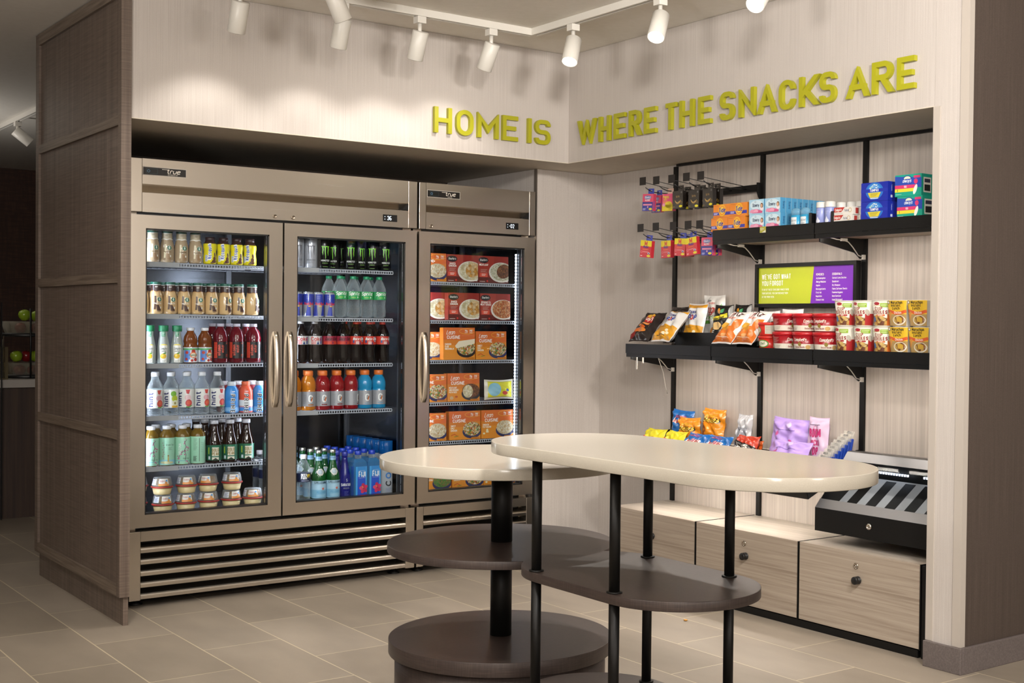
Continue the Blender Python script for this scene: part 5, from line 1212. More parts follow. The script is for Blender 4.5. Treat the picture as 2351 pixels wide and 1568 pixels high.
def hang(kind, w, h, dp, col, d, tab, side=None):
    mb = MB().box(-w/2, w/2, 0, dp, 0, h, M(col, .35)); emit(mb, d, front(0), lay=.0002, base=.0002)
    if side: emit(mb, side, lambda u, v, o: (w/2+o, u, v), lay=.0002, base=.0002)
    t = proto('hanging_medicine_box', 'box'); mb.build('carton', t)
    tb = MB()   # tab with a slot for the hook
    for q in ((-.02, -.0065, h, h+.027), (.0065, .02, h, h+.027), (-.0064, .0064, h, h+.011), (-.0064, .0064, h+.02, h+.027)): tb.box(q[0], q[1], dp-.0012, dp-.0002, q[2]+.0002, q[3], M(tab, .35))
    tb.build('hang_tab', t); PROTO[kind] = t
w, h = .074, .082
d = D(); d.rect(-w/2, w/2, 0, .043, '#28318c', 1); d.ell(0, .065, .025, .0095, '#2a3590', 2, 22); d.ell(0, .065, .0235, .008, '#e3e6ef', 3, 22); d.ell(0, .065, .022, .007, '#2a3590', 4, 22); d.text('Benadryl', 0, .0615, .0085, '#f0f1f6', 5, .18, .56, gap=1); d.text('ALLERGY', 0, .048, .007, '#f4e4ea', 5, .24, .7); d.rect(-.031, .031, .026, .034, '#d98aa4', 3); d.rect(-.032, .03, .037, .04, '#16206a', 3); d.ell(.002, .019, .004, .005, '#dfa0b4', 3, 12); d.ell(.021, .009, .012, .0055, '#d9cf3c', 3, 18); d.lines(-.032, -.012, .004, .013, 2, '#c9cfe8', 3)
hang('allergy', w, h, .021, '#d2506c', d, '#3a46a4', D().rect(.001, .02, .0, .082, '#b23a54', 0).text('Benadryl', .0105, .03, .008, '#4a54b0', 1, .2, .5, rot=90))
d = D(); d.rect(-w/2, w/2, 0, .03, '#dcc83a', 1); d.ell(.008, .03, .026, .016, '#dcc83a', 1, 22); d.ell(-.024, .03, .01, .008, '#e29ab0', 2, 14); d.text('Pepto', -.01, .061, .0125, '#e0d23c', 3, .24, .62, gap=1.1); d.text('Bismol', -.014, .051, .0065, '#e0d23c', 3, .2, .62); d.lines(-.03, .018, .039, .047, 2, '#e8b04a', 3); d.ell(.02, .01, .012, .0055, '#c7b32c', 3, 16); d.lines(.012, .03, .024, .036, 2, '#a8862c', 3)
hang('stomach', w, h, .021, '#d8567a', d, '#d9b9a8')
d = D(); d.line([(.001+.02*cos(RD(a)), .042+.02*sin(RD(a))) for a in range(190, 351, 12)], .0025, '#c9a25a', 2); d.line([(-.001+.018*cos(RD(a)), .044+.018*sin(RD(a))) for a in range(215, 331, 12)], .0032, '#d8b46a', 2); d.text('SKYN', 0, .05, .009, '#a88a54', 3, .12, .8); d.lines(-.012, .012, .018, .028, 3, '#8d7648', 2, .001); d.ell(.021, .0085, .012, .0058, '#d9cf2a', 2, 18); d.ring(.026, .026, .005, .001, '#b5924a', 2, 14); d.ell(.027, .073, .005, .005, '#5a5a58', 2, 12); d.lines(-.033, -.022, .005, .012, 1, '#8a6a2a', 2)
hang('black_gold', w, h, .021, '#17120e', d, '#2a2420')
d = D(); d.rect(-w/2, w/2, .054, h, '#dccb2c', 1); d.text('M', 0, .056, .021, '#c23a2c', 3, .24, .85); d.text('Midol', 0, .0465, .0105, '#4a2a7c', 3, .26, .72, gap=1.2); d.lines(-.02, .02, .036, .042, 2, '#e28a3a', 3, .0012); d.lines(-.018, .02, .024, .031, 2, '#e6b0b0', 3, .0012); d.ell(.022, .021, .008, .005, '#c9cdd8', 3, 14); d.ell(.022, .02, .005, .003, '#3a3a5c', 4, 12); d.ell(.022, .0085, .0125, .0055, '#d9cf3c', 3, 18); d.lines(-.032, -.02, .004, .012, 1, '#eac6c6', 3); d.ring(-.026, .026, .005, .001, '#e6b0b0', 3, 12)
hang('cramp', w, h, .021, '#c02e3a', d, '#3a46a4')
def hung(kind, hooks, k, x, lab, yaw=0., roll=0., dy=0.):
    y, zt, zq = hooks[k]; put(kind, x, y+dy, zq-.0055+.002-h-.0155+(.004 if x < .15 else 0), lab, 'hanging medicine boxes', yaw, 0, roll)
hung('allergy', HK, 0, .135, 'pink and blue allergy box at the front of the upper row', .06, .05); hung('allergy', HK, 0, .19, 'pink and blue allergy box behind the front one, upper row', -.05, .0)
hung('stomach', HK, 1, .175, 'pink and yellow stomach remedy box on the upper row', .05, .02)
hung('black_gold', HK, 2, .145, 'black and gold box, nearest the pink stomach box', 0, -.02); hung('black_gold', HK, 3, .15, 'black and gold box, middle of the three', 0, .03); hung('black_gold', HK, 4, .15, 'black and gold box, nearest the detergent boxes', -.05, -.03)
hung('black_gold', HK, 2, .185, 'black and gold box behind the one nearest the stomach box', .05, .04); hung('black_gold', HK, 3, .19, 'black and gold box behind the middle one', .0, -.02); hung('black_gold', HK, 4, .19, 'black and gold box behind the one nearest the detergent', .0, .0)
hung('cramp', HB, 0, .135, 'red and yellow cramp relief box nearest the corner, lower row', .12, .1); hung('cramp', HB, 1, .17, 'red and yellow cramp relief box on the second lower hook', -.03, -.02, -.0); hung('cramp', HB, 2, .145, 'red and yellow cramp relief box on the third lower hook, front one', .05, .05); hung('cramp', HB, 2, .185, 'red and yellow cramp relief box on the third lower hook, back one', -.05, -.04)
hung('cramp', HB, 3, .135, 'red and yellow cramp relief box tilted on the fourth lower hook', .05, -.12, .005); hung('allergy', HB, 4, .15, 'pink and blue allergy box on the last lower hook, front one', .03, .02); hung('allergy', HB, 4, .19, 'pink and blue allergy box on the last lower hook, back one', -.02, -.02)

# ------------------------------------------------------------------ snack bags on the middle shelf
d = D(); d.poly([(-.02, .1), (.04, .1), (.036, .142), (-.014, .148)], '#b52f2a', 1); d.ell(.012, .143, .026, .012, '#d8a23c', 2, 18); d.text("Lay's", .01, .112, .022, '#f0e8da', 3, .15, .6, sl=.2, gap=.8); d.rect(-.05, .03, .088, .097, '#d98a4a', 1); d.ell(-.03, .055, .022, .014, '#cf6a2c', 2, 16); d.ell(.006, .05, .024, .015, '#d8843a', 3, 16); d.ell(-.008, .07, .02, .012, '#c85f26', 1, 16); d.ell(-.05, .03, .022, .02, '#7a2320', 1, 16)
bag('bbq', 'potato_chip_bag', .135, .185, .05, '#2c2523', d, .003, 11, rgh=.22)
d = D(); d.rect(-.0665, .0665, .008, .082, '#d89a2a', 1); d.rect(-.0665, .0665, .165, .184, '#d89a2a', 1); d.text('SKINNY', .0, .138, .013, '#2a3a80', 3, .17, .7, sl=.25); d.text('POP', .0, .108, .022, '#2f46a0', 3, .24, .95, sl=.12); d.ell(.0, .118, .0125, .0125, '#c23a3a', 4, 18); d.ell(0, .119, .007, .007, '#e8e2da', 5, 14); d.lines(-.04, .02, .066, .078, 2, '#8a5a18', 2, .0016)
for q in ((.03, .05), (.04, .036), (.022, .03)): d.ell(q[0], q[1], .009, .008, '#ece2c0', 2, 10)
d.lines(-.03, .03, .016, .026, 1, '#5a4218', 2, .003)
bag('popcorn', 'popcorn_bag', .135, .19, .055, '#dcdad6', d, .003, 12, rgh=.25, back='#c9c9cc')
d = D(); d.poly([(.03, .01), (.0755, .01), (.0755, .16), (.066, .19), (.05, .15), (.042, .08)], '#4f9a2e', 1); d.poly([(-.0755, .15), (-.066, .15), (-.07, .2), (-.0755, .2)], '#4f9a2e', 1); d.text('Veggie', -.01, .148, .034, '#b53528', 3, .15, .62, sl=.3, gap=.9); d.text('Straws', -.018, .118, .021, '#6a9a34', 3, .13, .62, sl=.2); d.text('Garden', .0, .19, .01, '#b53528', 3, .15, .6, sl=.25); d.ell(-.022, .205, .02, .006, '#8a8a88', 2, 16); d.rect(-.05, .0, .096, .112, '#5d9a3a', 2); d.ell(.02, .05, .02, .03, '#d98a3a', 2, 16); d.ell(.036, .06, .009, .012, '#c23a2c', 3, 12)
bag('veggie', 'veggie_straw_bag', .15, .23, .04, '#e0ddd6', d, .003, 13, rgh=.25)
d = D(); d.poly([(-.055, .098), (.04, .118), (.04, .138), (-.055, .116)], '#d9c82c', 1); d.text('smartfood', -.008, .106, .014, '#20201e', 3, .17, .55, rot=10, gap=1); d.ell(-.01, .148, .01, .016, '#d8932c', 2, 14, rot=.6); d.ell(.008, .15, .008, .013, '#3f8a5a', 2, 14, rot=-.5); d.ell(-.012, .078, .03, .019, '#d9b478', 2, 18); d.ell(.022, .05, .012, .01, '#e3d5ae', 2, 12); d.ell(-.03, .026, .01, .008, '#e3d5ae', 2, 12); d.lines(-.05, -.022, .036, .06, 3, '#e6e4da', 2, .0035); d.rect(.044, .0555, .02, .175, '#8d8d8a', 2)
bag('cheddar', 'cheddar_popcorn_bag', .11, .18, .045, '#1d1c1b', d, .0025, 14, rgh=.25)
d = D(); d.poly([(-.064, .008), (.064, .008), (.064, .05), (.02, .085), (-.064, .06)], '#d0702a', 1); d.text('Utz', .012, .145, .026, '#4a2420', 3, .2, .7, sl=.25, gap=1); d.line([(-.03, .14), (-.022, .162), (-.008, .164)], .006, '#c23a2c', 2); d.text('Barbeque', -.012, .128, .011, '#cf5a2c', 3, .15, .6, sl=.2); d.ell(-.02, .088, .026, .015, '#d8a23c', 2, 18); d.ell(-.006, .07, .024, .014, '#cf8a2c', 3, 18); d.poly([(.02, .06), (.05, .06), (.06, .13), (.03, .125)], '#d0702a', 2); d.ell(.01, .03, .016, .013, '#e2a26a', 2, 14); d.lines(-.05, .05, .018, .024, 1, '#e8c4a0', 3, .002)
bag('utz', 'barbecue_chip_bag', .13, .19, .05, '#dedbd6', d, .003, 15, rgh=.22, back='#c9c9cc')
bag('green_plain', 'green_chip_bag', .09, .17, .04, '#1f8a4c', D().lines(-.03, .03, .1, .14, 2, '#cfe6d4', 1), .004, 16, rgh=.25)
d = D(); d.ring(-.01, .11, .02, .004, '#3a3638', 2, 18); d.text('Utz', .022, .085, .026, '#4a2420', 3, .2, .7, sl=.25); d.ell(-.005, .108, .008, .01, '#d9762c', 3, 12)
bag('utz_white', 'white_chip_bag', .13, .155, .04, '#dad9d8', d, .003, 17, rgh=.25)
BK = .74
put('bbq', .132, -.418, DM+.02, 'black barbecue potato chip bag at the corner end of the shelf', None, .1, BK); put('bbq', .3, -.466, DM+.01, 'black potato chip bag half hidden behind the front popcorn bag', None, -.05, .3)
put('popcorn', .132, -.584, DM+.022, 'orange and white popcorn bag lying at the front of the shelf', None, .0, BK); put('popcorn', .272, -.652, DM+.016, 'orange and white popcorn bag standing in the black bin', None, .0, .22)
put('green_plain', .372, -.562, DM+.006, 'plain green chip bag between the two popcorn bags', None, .1, .06)
put('veggie', .372, -.69, DM+.012, 'tall white and green veggie straw bag standing in the bin', None, .0, .04); put('cheddar', .272, -.842, DM+.018, 'black and yellow cheddar popcorn bag standing in the bin', None, .12, .22); put('cheddar', .335, -.918, DM+.018, 'black and yellow cheddar popcorn bag behind the white chip bags', None, .0, .12)
put('utz', .13, -1.012, DM+.02, 'white and orange barbecue chip bag, left one of the front pair', 'barbecue chip bags', -.03, BK); put('utz', .132, -1.143, DM+.02, 'white and orange barbecue chip bag, right one beside the soup bowls', 'barbecue chip bags', -.03, BK)
put('utz_white', .34, -1.09, DM+.012, 'white chip bag with ring logo, behind the orange chip bags', None, 0, .1); put('utz_white', .34, -1.235, DM+.02, 'white chip bag with ring logo, behind the red soup bowls', None, 0, .1)
# soup bowls
def bowl(kind, name, r, hh, col, lid, prof, d, band=None):
    t = proto(name, 'bowl'); MB().lathe([(0, 0)]+prof, M(col, .3), 32).build('bowl', t); rt = prof[-1][0]
    MB().lathe([(rt+.0006, prof[-1][1]+.0003), (rt+.003, prof[-1][1]+.001), (rt+.003, hh-.003), (rt-.001, hh), (rt-.004, hh-.001), (rt-.006, hh-.004), (0, hh-.004)], M(lid, .3), 32).build('lid', t)
    R = prof_r(prof); mb = MB(); emit(mb, d, around(prof, R(hh*.5)), su=.01, base=.0006, lay=.00022); mb.build('label', t); PROTO[kind] = t
pr = [(.044, 0), (.047, .003), (.0555, .062)]
d = D(); d.rect(-.16, .16, .004, .027, '#ddd6c6', 1); d.text("Campbell's", .012, .039, .0125, '#eee6da', 3, .15, .62, sl=.25, gap=.8); d.text('Chicken Noodle', .012, .011, .0065, '#8a2420', 3, .18, .55); d.ell(.012, .026, .008, .009, '#8d7a3a', 2, 16); d.ell(.05, .014, .012, .009, '#c9a468', 2, 14); d.rect(-.1, -.05, .03, .055, '#8a1a1e', 1); d.lines(-.098, -.053, .031, .054, 6, '#c98a80', 2, .0012); d.rect(.085, .115, .006, .026, '#3a3a3a', 2); d.lines(-.07, -.045, .008, .022, 3, '#8a6a5a', 2, .0014)
bowl('soup', 'soup_bowl', .0585, .0775, '#9a1620', '#b41a22', pr, d)
d = D(); d.rect(-.15, -.07, .008, .04, '#d9d3c4', 1); d.lines(-.145, -.075, .01, .038, 6, '#6a6a60', 2, .0012); d.rect(.03, .09, .008, .045, '#cfc9b8', 1); d.lines(.034, .086, .01, .043, 7, '#6a6a60', 2, .0012); d.ell(-.02, .024, .03, .017, '#4f8a3a', 1, 20); d.ell(-.02, .024, .025, .013, '#e2ddc8', 2, 20); d.text('Chef', -.02, .02, .01, '#3a6a30', 3, .16, .6)
bowl('pasta_cup', 'pasta_bowl', .05, .058, '#c42a22', '#c93028', [(.042, 0), (.0445, .003), (.0475, .046)], d)
for k, y in enumerate((-1.374, -1.4915, -1.609)):
    s_ = ('at the pasta bowl end', 'in the middle', 'beside the noodle cups')[k]
    put('soup', .17, y, DM, f'red and cream soup bowl, lower row, {s_}', 'soup bowls', (1.2, 0, .5)[k]); put('soup', .17, y+.002, DM+.078, f'red and cream soup bowl, upper row, {s_}', 'soup bowls', (1.2, .9, -.1)[k])
put('pasta_cup', .178, -1.268, DM, 'small red pasta bowl beside the chip bags, lower one', 'pasta bowls', .5); put('pasta_cup', .178, -1.267, DM+.0585, 'small red pasta bowl beside the chip bags, upper one', 'pasta bowls', -.3)
# noodle cups
NOOD = food('noodle_picture', ['#b5843c', '#c99a4a', '#8a4a24', '#d8b878', '#6a3a20', '#c9a860'], 90)
def noodle(kind, lowc, tag_, pep):
    pr = [(.033, 0), (.0345, .002), (.0465, .1)]
    t = proto('noodle_cup', 'cup'); MB().lathe([(0, 0)]+pr, M('#ddd8ca', .4), 32).build('cup', t)
    MB().lathe([(.0468, .1002), (.0482, .101), (.0482, .103), (.046, .1035), (0, .1032)], M('#d0cabd', .4), 32).build('lid', t)
    d = D(); d.rect(.03, .075, .004, .05, lowc, 1); d.rect(-.06, .03, .004, .034, NOOD, 2); d.ell(-.012, .03, .034, .014, NOOD, 2, 20)
    d.rect(-.03, .012, .083, .0845, '#c2a63a', 1); d.rect(.002, .036, .076, .092, '#8db32c', 2); d.lines(.005, .033, .078, .09, 2, '#e6efc8', 3, .0018); d.ell(-.012, .09, .012, .006, '#a8323a', 3, 16)
    d.text('CUP', -.006, .0645, .012, '#8d2a2c', 3, .3, .8); d.text('CUP', -.006, .0645, .012, '#e6d9c2', 4, .13, .8); d.text('NOODLES', -.004, .0505, .0115, '#8d2a2c', 3, .3, .72); d.text('NOODLES', -.004, .0505, .0115, '#e6d9c2', 4, .12, .72)
    d.rect(-.016, .02, .041, .047, lowc, 3); d.text(tag_, .0, .042, .0042, '#f0e6da', 5, .2, .7); d.ell(-.03, .028, .009, .011, '#2f6ea8', 4, 16)
    d.rect(.08, .115, .004, .094, '#cfcac0', 1); d.lines(.083, .112, .01, .09, 10, '#6a6660', 2, .0014); d.ell(.04, .055, .009, .014, '#b9b2a4', 1, 16, rot=.5)
    R = prof_r(pr); mb = MB(); emit(mb, d, around(pr, .041), su=.008, base=.0006, lay=.00022); mb.build('label', t); PROTO[kind] = t
noodle('noodle_beef', '#a82a2a', 'BEEF', 0); noodle('noodle_chicken', '#cf6a2a', 'CHICKEN', 0)
for k, y in enumerate((-1.7225, -1.8215, -1.9205)):
    a, b_ = ((.35, 0), (0, .3), (.3, .3))[k]; kd = ('noodle_beef', 'noodle_beef', 'noodle_chicken')[k]
    put(kd, .165, y, DM, f'cream noodle cup, lower row, {ORD[k]} from the soup bowls', 'cream noodle cups', b_); put(kd, .165, y+.003, DM+.1042, f'cream noodle cup, upper row, {ORD[k]} from the soup bowls', 'cream noodle cups', a)
t = proto('instant_lunch_cup', 'cup')
MB().lathe([(0, 0), (.034, 0), (.0355, .002), (.0445, .1), (.046, .102), (.044, .1032), (0, .1032)], M('#cfcac2', .4), 28).build('cup', t)
mb = MB()
L_ = []
for k in range(13):
    v = k/12*.098; wv = .04+.009*v/.098; yb_ = -.0372-.0105*v/.098
    L_.append((v+.0035, wv, yb_))
def fl(u, v, o):
    v = max(.0035, min(.1015, v)); wv = .04+.009*(v-.0035)/.098; yb_ = -.0375-.0105*(v-.0035)/.098
    return (u*wv/.0445, yb_-o+.03*(abs(u)/.0445)**6*.25, v)
d = D(); d.rect(-.0445, .0445, .0035, .1015, '#dcb42c', 0); d.rect(-.0445, .0445, .0035, .048, '#a88a54', 1)
d.line([(-.0445, .062), (-.025, .058), (-.002, .052), (.02, .053), (.0445, .06)], .012, '#cf5a2c', 2); d.text('Maruchan', .004, .0885, .0105, '#2a2620', 3, .2, .62, gap=1.1); d.text('Instant', .0, .0775, .0095, '#2a2620', 3, .22, .72); d.text('Lunch', .0, .0665, .0095, '#2a2620', 3, .22, .72); d.text('Chicken', .008, .05, .009, '#f0e0d0', 4, .17, .62)
d.ell(-.034, .094, .007, .007, '#5a564e', 3, 16); d.ell(-.034, .094, .0045, .0045, '#e6e0d2', 4, 14); d.ell(.012, .025, .031, .02, '#ddd6c6', 3, 24); d.ell(.012, .0265, .027, .016, NOOD, 4, 24); d.ell(.014, .028, .015, .01, '#c9a23c', 5, 16); d.ell(-.034, .04, .007, .02, '#c98a3a', 3, 14, rot=-.4)
d.p = [(q, c, l) for pts, c, l in d.p for q in [_clip(_clip(pts, 0, -.0445, .0445), 1, .0035, .1015)] if q]
emit(mb, d, fl, su=.008, sv=.012, lay=.0002, base=.0002)
i = len(mb.v)
mb.build('printed_sleeve', t); PROTO['lunch'] = t
for k, y in enumerate((-2.0185, -2.1165)):
    s_ = ('beside the cream cups', 'beside the pillar')[k]
    put('lunch', .168, y, DM, f'yellow instant lunch cup, lower row, {s_}', 'instant lunch cups', .02); put('lunch', .166, y+.004, DM+.1042, f'yellow instant lunch cup, upper row, {s_}', 'instant lunch cups', -.02)
for z, s_ in ((DM, 'lower'), (DM+.1042, 'upper')): put('lunch', .27, -2.13, z, f'instant lunch cup in the back row by the pillar, {s_} one', 'instant lunch cups', 2.2)

# ------------------------------------------------------------------ snacks on the sloped tray
def word(w, h, col, t1, c1, c2, tsz=.021, extra=None):
    d = D(); d.text(t1, 0, h*.55, tsz, c2, 2, .4, .68, sl=.2, gap=-.4); d.text(t1, 0, h*.55, tsz, c1, 3, .2, .68, sl=.2, gap=1.6); d.lines(-w*.25, w*.25, h*.72, h*.82, 2, c1, 2, .003)
    if extra: extra(d)
    return d
bag('ruffle', 'ridged_chip_bag', .15, .17, .06, '#1f66ae', word(.15, .19, '', 'Ruffles', '#c23030', '#eeeae4'), .005, 21, rgh=.2)
bag('ruffle_b', 'ridged_chip_bag', .15, .14, .05, '#1f66ae', word(.15, .14, '', 'Ruffles', '#c23030', '#eeeae4'), .005, 31, rgh=.2)
bag('cheese', 'cheese_puff_bag', .15, .14, .05, '#dc8a22', word(.15, .14, '', 'Cheetos', '#e6b83a', '#20201c', .021), .005, 22, rgh=.2)
bag('yellow', 'yellow_chip_bag', .14, .18, .05, '#d8cc2a', D().rect(-.06, .06, .02, .07, '#4a9a5a', 1).lines(-.04, .04, .1, .13, 1, '#b53030', 2), .005, 23, rgh=.22)
bag('red', 'red_tortilla_chip_bag', .14, .17, .06, '#b5361f', D().poly([(-.06, .08), (.05, .06), (.07, .11), (-.04, .13)], '#1d1816', 1).text('Doritos', .0, .088, .021, '#e8dccc', 3, .2, .66, rot=8), .006, 24, rgh=.2)
bag('silver', 'silver_chip_bag', .09, .16, .04, '#b9b9bb', D().rect(-.03, .03, .05, .1, '#8d8f96', 1), .006, 25, rgh=.18)
bag('lavender', 'lavender_popcorn_bag', .225, .17, .06, '#b193d8', D().ell(.02, .14, .02, .016, '#c9b4e4', 1).ell(-.05, .1, .014, .011, '#b5408a', 2, 14).ell(.05, .07, .012, .009, '#b5408a', 2, 14).lines(-.06, .06, .112, .124, 1, '#7a5aa8', 2, .003), .007, 26, rgh=.32)
d = D(); d.text('BOOM', .002, .112, .032, '#b52a68', 2, .2, .48, gap=.9); d.text('CHICKA', .002, .076, .022, '#b52a68', 2, .19, .5, gap=.9); d.text('POP', .002, .036, .03, '#b52a68', 2, .2, .5); d.lines(-.03, .03, .16, .168, 1, '#6a5a74', 2, .003); d.ring(0, .152, .007, .002, '#b5607c', 2, 14)
bag('pink', 'pink_popcorn_bag', .12, .195, .05, '#cdb2cc', d, .002, 27, rgh=.3)
bag('candy', 'small_orange_candy_pack', .09, .05, .02, '#c85a22', D().rect(-.02, .03, .018, .034, '#e8dccc', 1), .003, 28, rgh=.22)
def tray(kind, x, y, lab, yaw=0., tilt=.75, roll=0., dz=0.): put(kind, x, y, sl(x)+.012+.022*min(1, tilt)+dz, lab, None, yaw, tilt, roll)
tray('yellow', .15, -.435, 'yellow and green chip bag at the corner end of the snack tray', .03, .6); tray('yellow', .15, -.585, 'yellow and green chip bag beside the blue chip bags', -.03, .6)
tray('ruffle_b', .358, -.48, 'blue ridged chip bag, back row, nearest the corner', .04, .12, .04, .02); tray('ruffle', .165, -.735, 'blue ridged chip bag, front row, before the orange bags', -.02, .6)
tray('cheese', .366, -.7, 'orange cheese puff bag, right one of the two', .02, .12, .03, .035); tray('cheese', .298, -.605, 'orange cheese puff bag, left one of the two', .0, .1, -.03, .02); tray('ruffle', .165, -.888, 'blue ridged chip bag, front row, beside the red chip bag', .02, .6)
tray('red', .18, -1.062, 'red tortilla chip bag in the middle of the snack tray', .03, .55, .0, .004); tray('silver', .35, -.93, 'silver chip bag behind the red tortilla chip bag', .05, .12, 0, .01)
for k, y in enumerate((-1.176,)): tray('candy', .14, y, 'small orange candy pack lying at the tray front beside the lavender bag', .1, .95, 0, -.004)
tray('candy', .3, -1.06, 'small orange candy pack lying behind the red tortilla chip bag', -.1, .3, 0, .03)
tray('lavender', .165, -1.345, 'lavender popcorn bag lying in front of the other lavender bag', .04, .6, 0, .012); tray('lavender', .352, -1.215, 'lavender popcorn bag standing behind the front lavender bag', -.03, .12, .03, .0)
tray('pink', .335, -1.41, 'pink popcorn bag standing upright on the snack tray', -.02, .08)
t = proto('cookie_pack', 'packet')
MB().box(-.03, .03, -.006, .006, 0, .062, M('#1d3f9c', .3)).build('sleeve', t, bevel=.002)
d = D(); d.text('OREO', 0, .03, .014, '#e3e8f2', 2, .24, .62, rot=90); mb = MB(); emit(mb, d, front(-.0062)); mb.build('print', t)
b_ = MB()
rr = random.Random(9); nx = 8
for s in (-1, 1):
    i = len(b_.v)
    for j in range(5):
        for k in range(nx+1): b_.v.append(((2*k/nx-1)*.031, s*(.0055*(1-j/4)+.0006)+rr.uniform(-.001, .001)*(j > 0), .0622+.032*j/4+rr.uniform(-.001, .001)*(j > 0)))
    for j in range(4):
        for k in range(nx): q = (i+j*(nx+1)+k, i+j*(nx+1)+k+1, i+(j+1)*(nx+1)+k+1, i+(j+1)*(nx+1)+k); b_.face(q if s < 0 else q[::-1], MC('#f0eee8', .15, .1), True)
b_.box(-.012, .012, -.0005, .0005, .085, .093, M('#33302c', .4)); b_.build('clear_wrap', t); PROTO['cookie'] = t
for k in range(12):
    x = .13+.0205*k
    put('cookie', x, -1.556, sl(x)+.03+.03*k/11, f'blue cookie pack with clear top, {ORD[k]} from the front of its row', 'cookie packs', .05*(-1)**k, .25)
tag(MB().lathe([(0, 0), (.006, .001), (.009, .003), (.007, .006), (0, .0075)], M('#c98f3a', .5), 12).build('snack_crumb', None, (-.263, -1.238, .0005)), 'small orange crumb lying on the tiled floor under the tables', 'crumb')
# ------------------------------------------------------------------ ceiling tracks and spotlights
def track(label, x0, x1, y0, y1):
    t = thing('ceiling_track', label, 'track', (0, 0, ZC)); m = WHITEP
    w = .018
    if x1-x0 > y1-y0:
        c = (y0+y1)/2
        mb = MB().box(x0, x1, c-w, c-.006, -.032, -.0005, m).box(x0, x1, c+.006, c+w, -.032, -.0005, m).box(x0, x1, c-.0059, c+.0059, -.012, -.0005, M('#55504a', .5))
    else:
        c = (x0+x1)/2
        mb = MB().box(c-w, c-.006, y0, y1, -.032, -.0005, m).box(c+.006, c+w, y0, y1, -.032, -.0005, m).box(c-.0059, c+.0059, y0, y1, -.012, -.0005, M('#55504a', .5))
    mb.build('rail', t)
track('white ceiling track running above the coolers', -3.4, -.475, -.372, -.336)
track('white ceiling track running along the snack wall', -.484, -.448, -3.2, -.3735)
track('white ceiling track running out of view nearer the room, above the wood panel', -3.4, -1.2, -.66, -.624)
track('white ceiling track in the dim room behind the wood panel', -1.665, -1.629, 2.6, 6.2)
LENS = ME('#fff4e4', 14.)
def spot(label, x, y, aim, power, ang=70, blend=.8, drop=.062, on=True, lens=None, zc=ZC):
    t = thing('track_spotlight', label, 'spotlight', (x, y, zc-.0325), group='white track spotlights')
    MB().box(-.021, .021, -.021, .021, -.03, -.0005, WHITEP).build('adapter', t, bevel=.002)
    MB().lathe([(.009, -drop-.02), (.009, -.0302)], WHITEP, 16).build('stem', t)
    a = Vector(aim).normalized(); q = a.to_track_quat('-Z', 'Y').to_euler()
    h = MB().lathe([(.0, .018), (.033, .018), (.0355, .0155), (.0355, -.105), (.0338, -.107), (.0322, -.105), (.0322, -.094)], WHITEP, 32).build('lamp_head', t, tuple(Vector((0, 0, -drop-.022))-a*.004), q)
    MB().lathe([(.0321, -.0955), (.0, -.0965)], lens or LENS, 32).build('lens', h)
    if power:
        l = bpy.data.lights.new('spot_lamp', 'SPOT'); l.energy = power; l.color = (1., .94, .87); l.spot_size = RD(ang); l.spot_blend = blend; l.shadow_soft_size = .03
        o = bpy.data.objects.new('spot_lamp', l); COL.objects.link(o); p = Vector((x, y, zc-.0325-drop-.022))+a*.112; o.location = p; o.rotation_euler = q
SP = SPOTP
spot('white track spotlight above the freezer, nearest the corner of the track', -.69, -.354, (-.1, .5, -1), SP[0], 100, .6)
spot('white track spotlight above the right door of the refrigerator', -1.055, -.354, (-.02, .42, -1), SP[1], 100, .6)
spot('white track spotlight above the left door of the refrigerator', -1.42, -.354, (.0, .42, -1), SP[2], 100, .6)
spot('white track spotlight tilted steeply, hanging on the nearer track', -1.6, -.642, (.5, .1, -.9), SP[3], 80, 1., .03)
spot('white track spotlight out on the left, toward the wood panel', -1.86, -.354, (0, .42, -1), SP[4], 100, .6)
spot('lit white track spotlight nearest the corner, on the snack wall track', -.466, -.672, (-.42, -.3, -1), SP[5], 90, .9)
spot('lit white track spotlight, second from the corner on the snack wall track', -.466, -1.269, (-.55, -.35, -1), SP[6], 90, .9)
spot('lit white track spotlight, third from the corner on the snack wall track', -.466, -1.86, (-.75, -.3, -.75), SP[7], 90, .9)
spot('unlit white track spotlight in the dim room behind the panel', -1.647, 4.07, (.75, -.1, -.6), 3., 80, .8, .05, lens=M('#8a8378', .4))

# ------------------------------------------------------------------ dim room behind the panel: counter with fruit
t = thing('counter', 'dark wood counter with a pale stone top in the dim room behind the panel', 'counter', (0, 0, 0))
DARKW = grain('dark_counter_wood', ['#2c201b', '#3a2b24', '#463529'], (40, 40, 1.), r=.5)
MB().box(-2.6, -.3, 3.24, 3.86, 0, .8075, DARKW).build('cabinet', t); MB().box(-2.62, -.28, 3.216, 3.9, .808, .856, M('#a8a29c', .4)).build('counter_top', t)
tag(MB().box(-1.9405, -1.936, 3.19, 3.212, 0, 1.33, BLACKM).build('black_post', None), 'slim black post at the dim counter front, at the edge of view', 'post')
t = thing('fruit_stand', 'two-tier black metal stand with clear bins on the dim counter', 'stand', (-1.715, 3.52, .8565))
for z in (0, .262): MB().lathe([(.0, z+.0), (.165, z+.0), (.168, z+.003), (.168, z+.024), (.163, z+.024), (.163, z+.006), (0, z+.006)], BLACKM, 32).build('tier', t)
for a in (.6, 2.7, 4.6): MB().tube([(.166*cos(a), .166*sin(a), .003), (.166*cos(a), .166*sin(a), .44)], .006, BLACKM, 8).build('post', t)
for z in (.0065, .2685): MB().lathe([(.128, z), (.155, z+.09), (.153, z+.09), (.126, z+.002)], MC('#e8e4d8', .04, .05), 28).build('clear_bin', t)
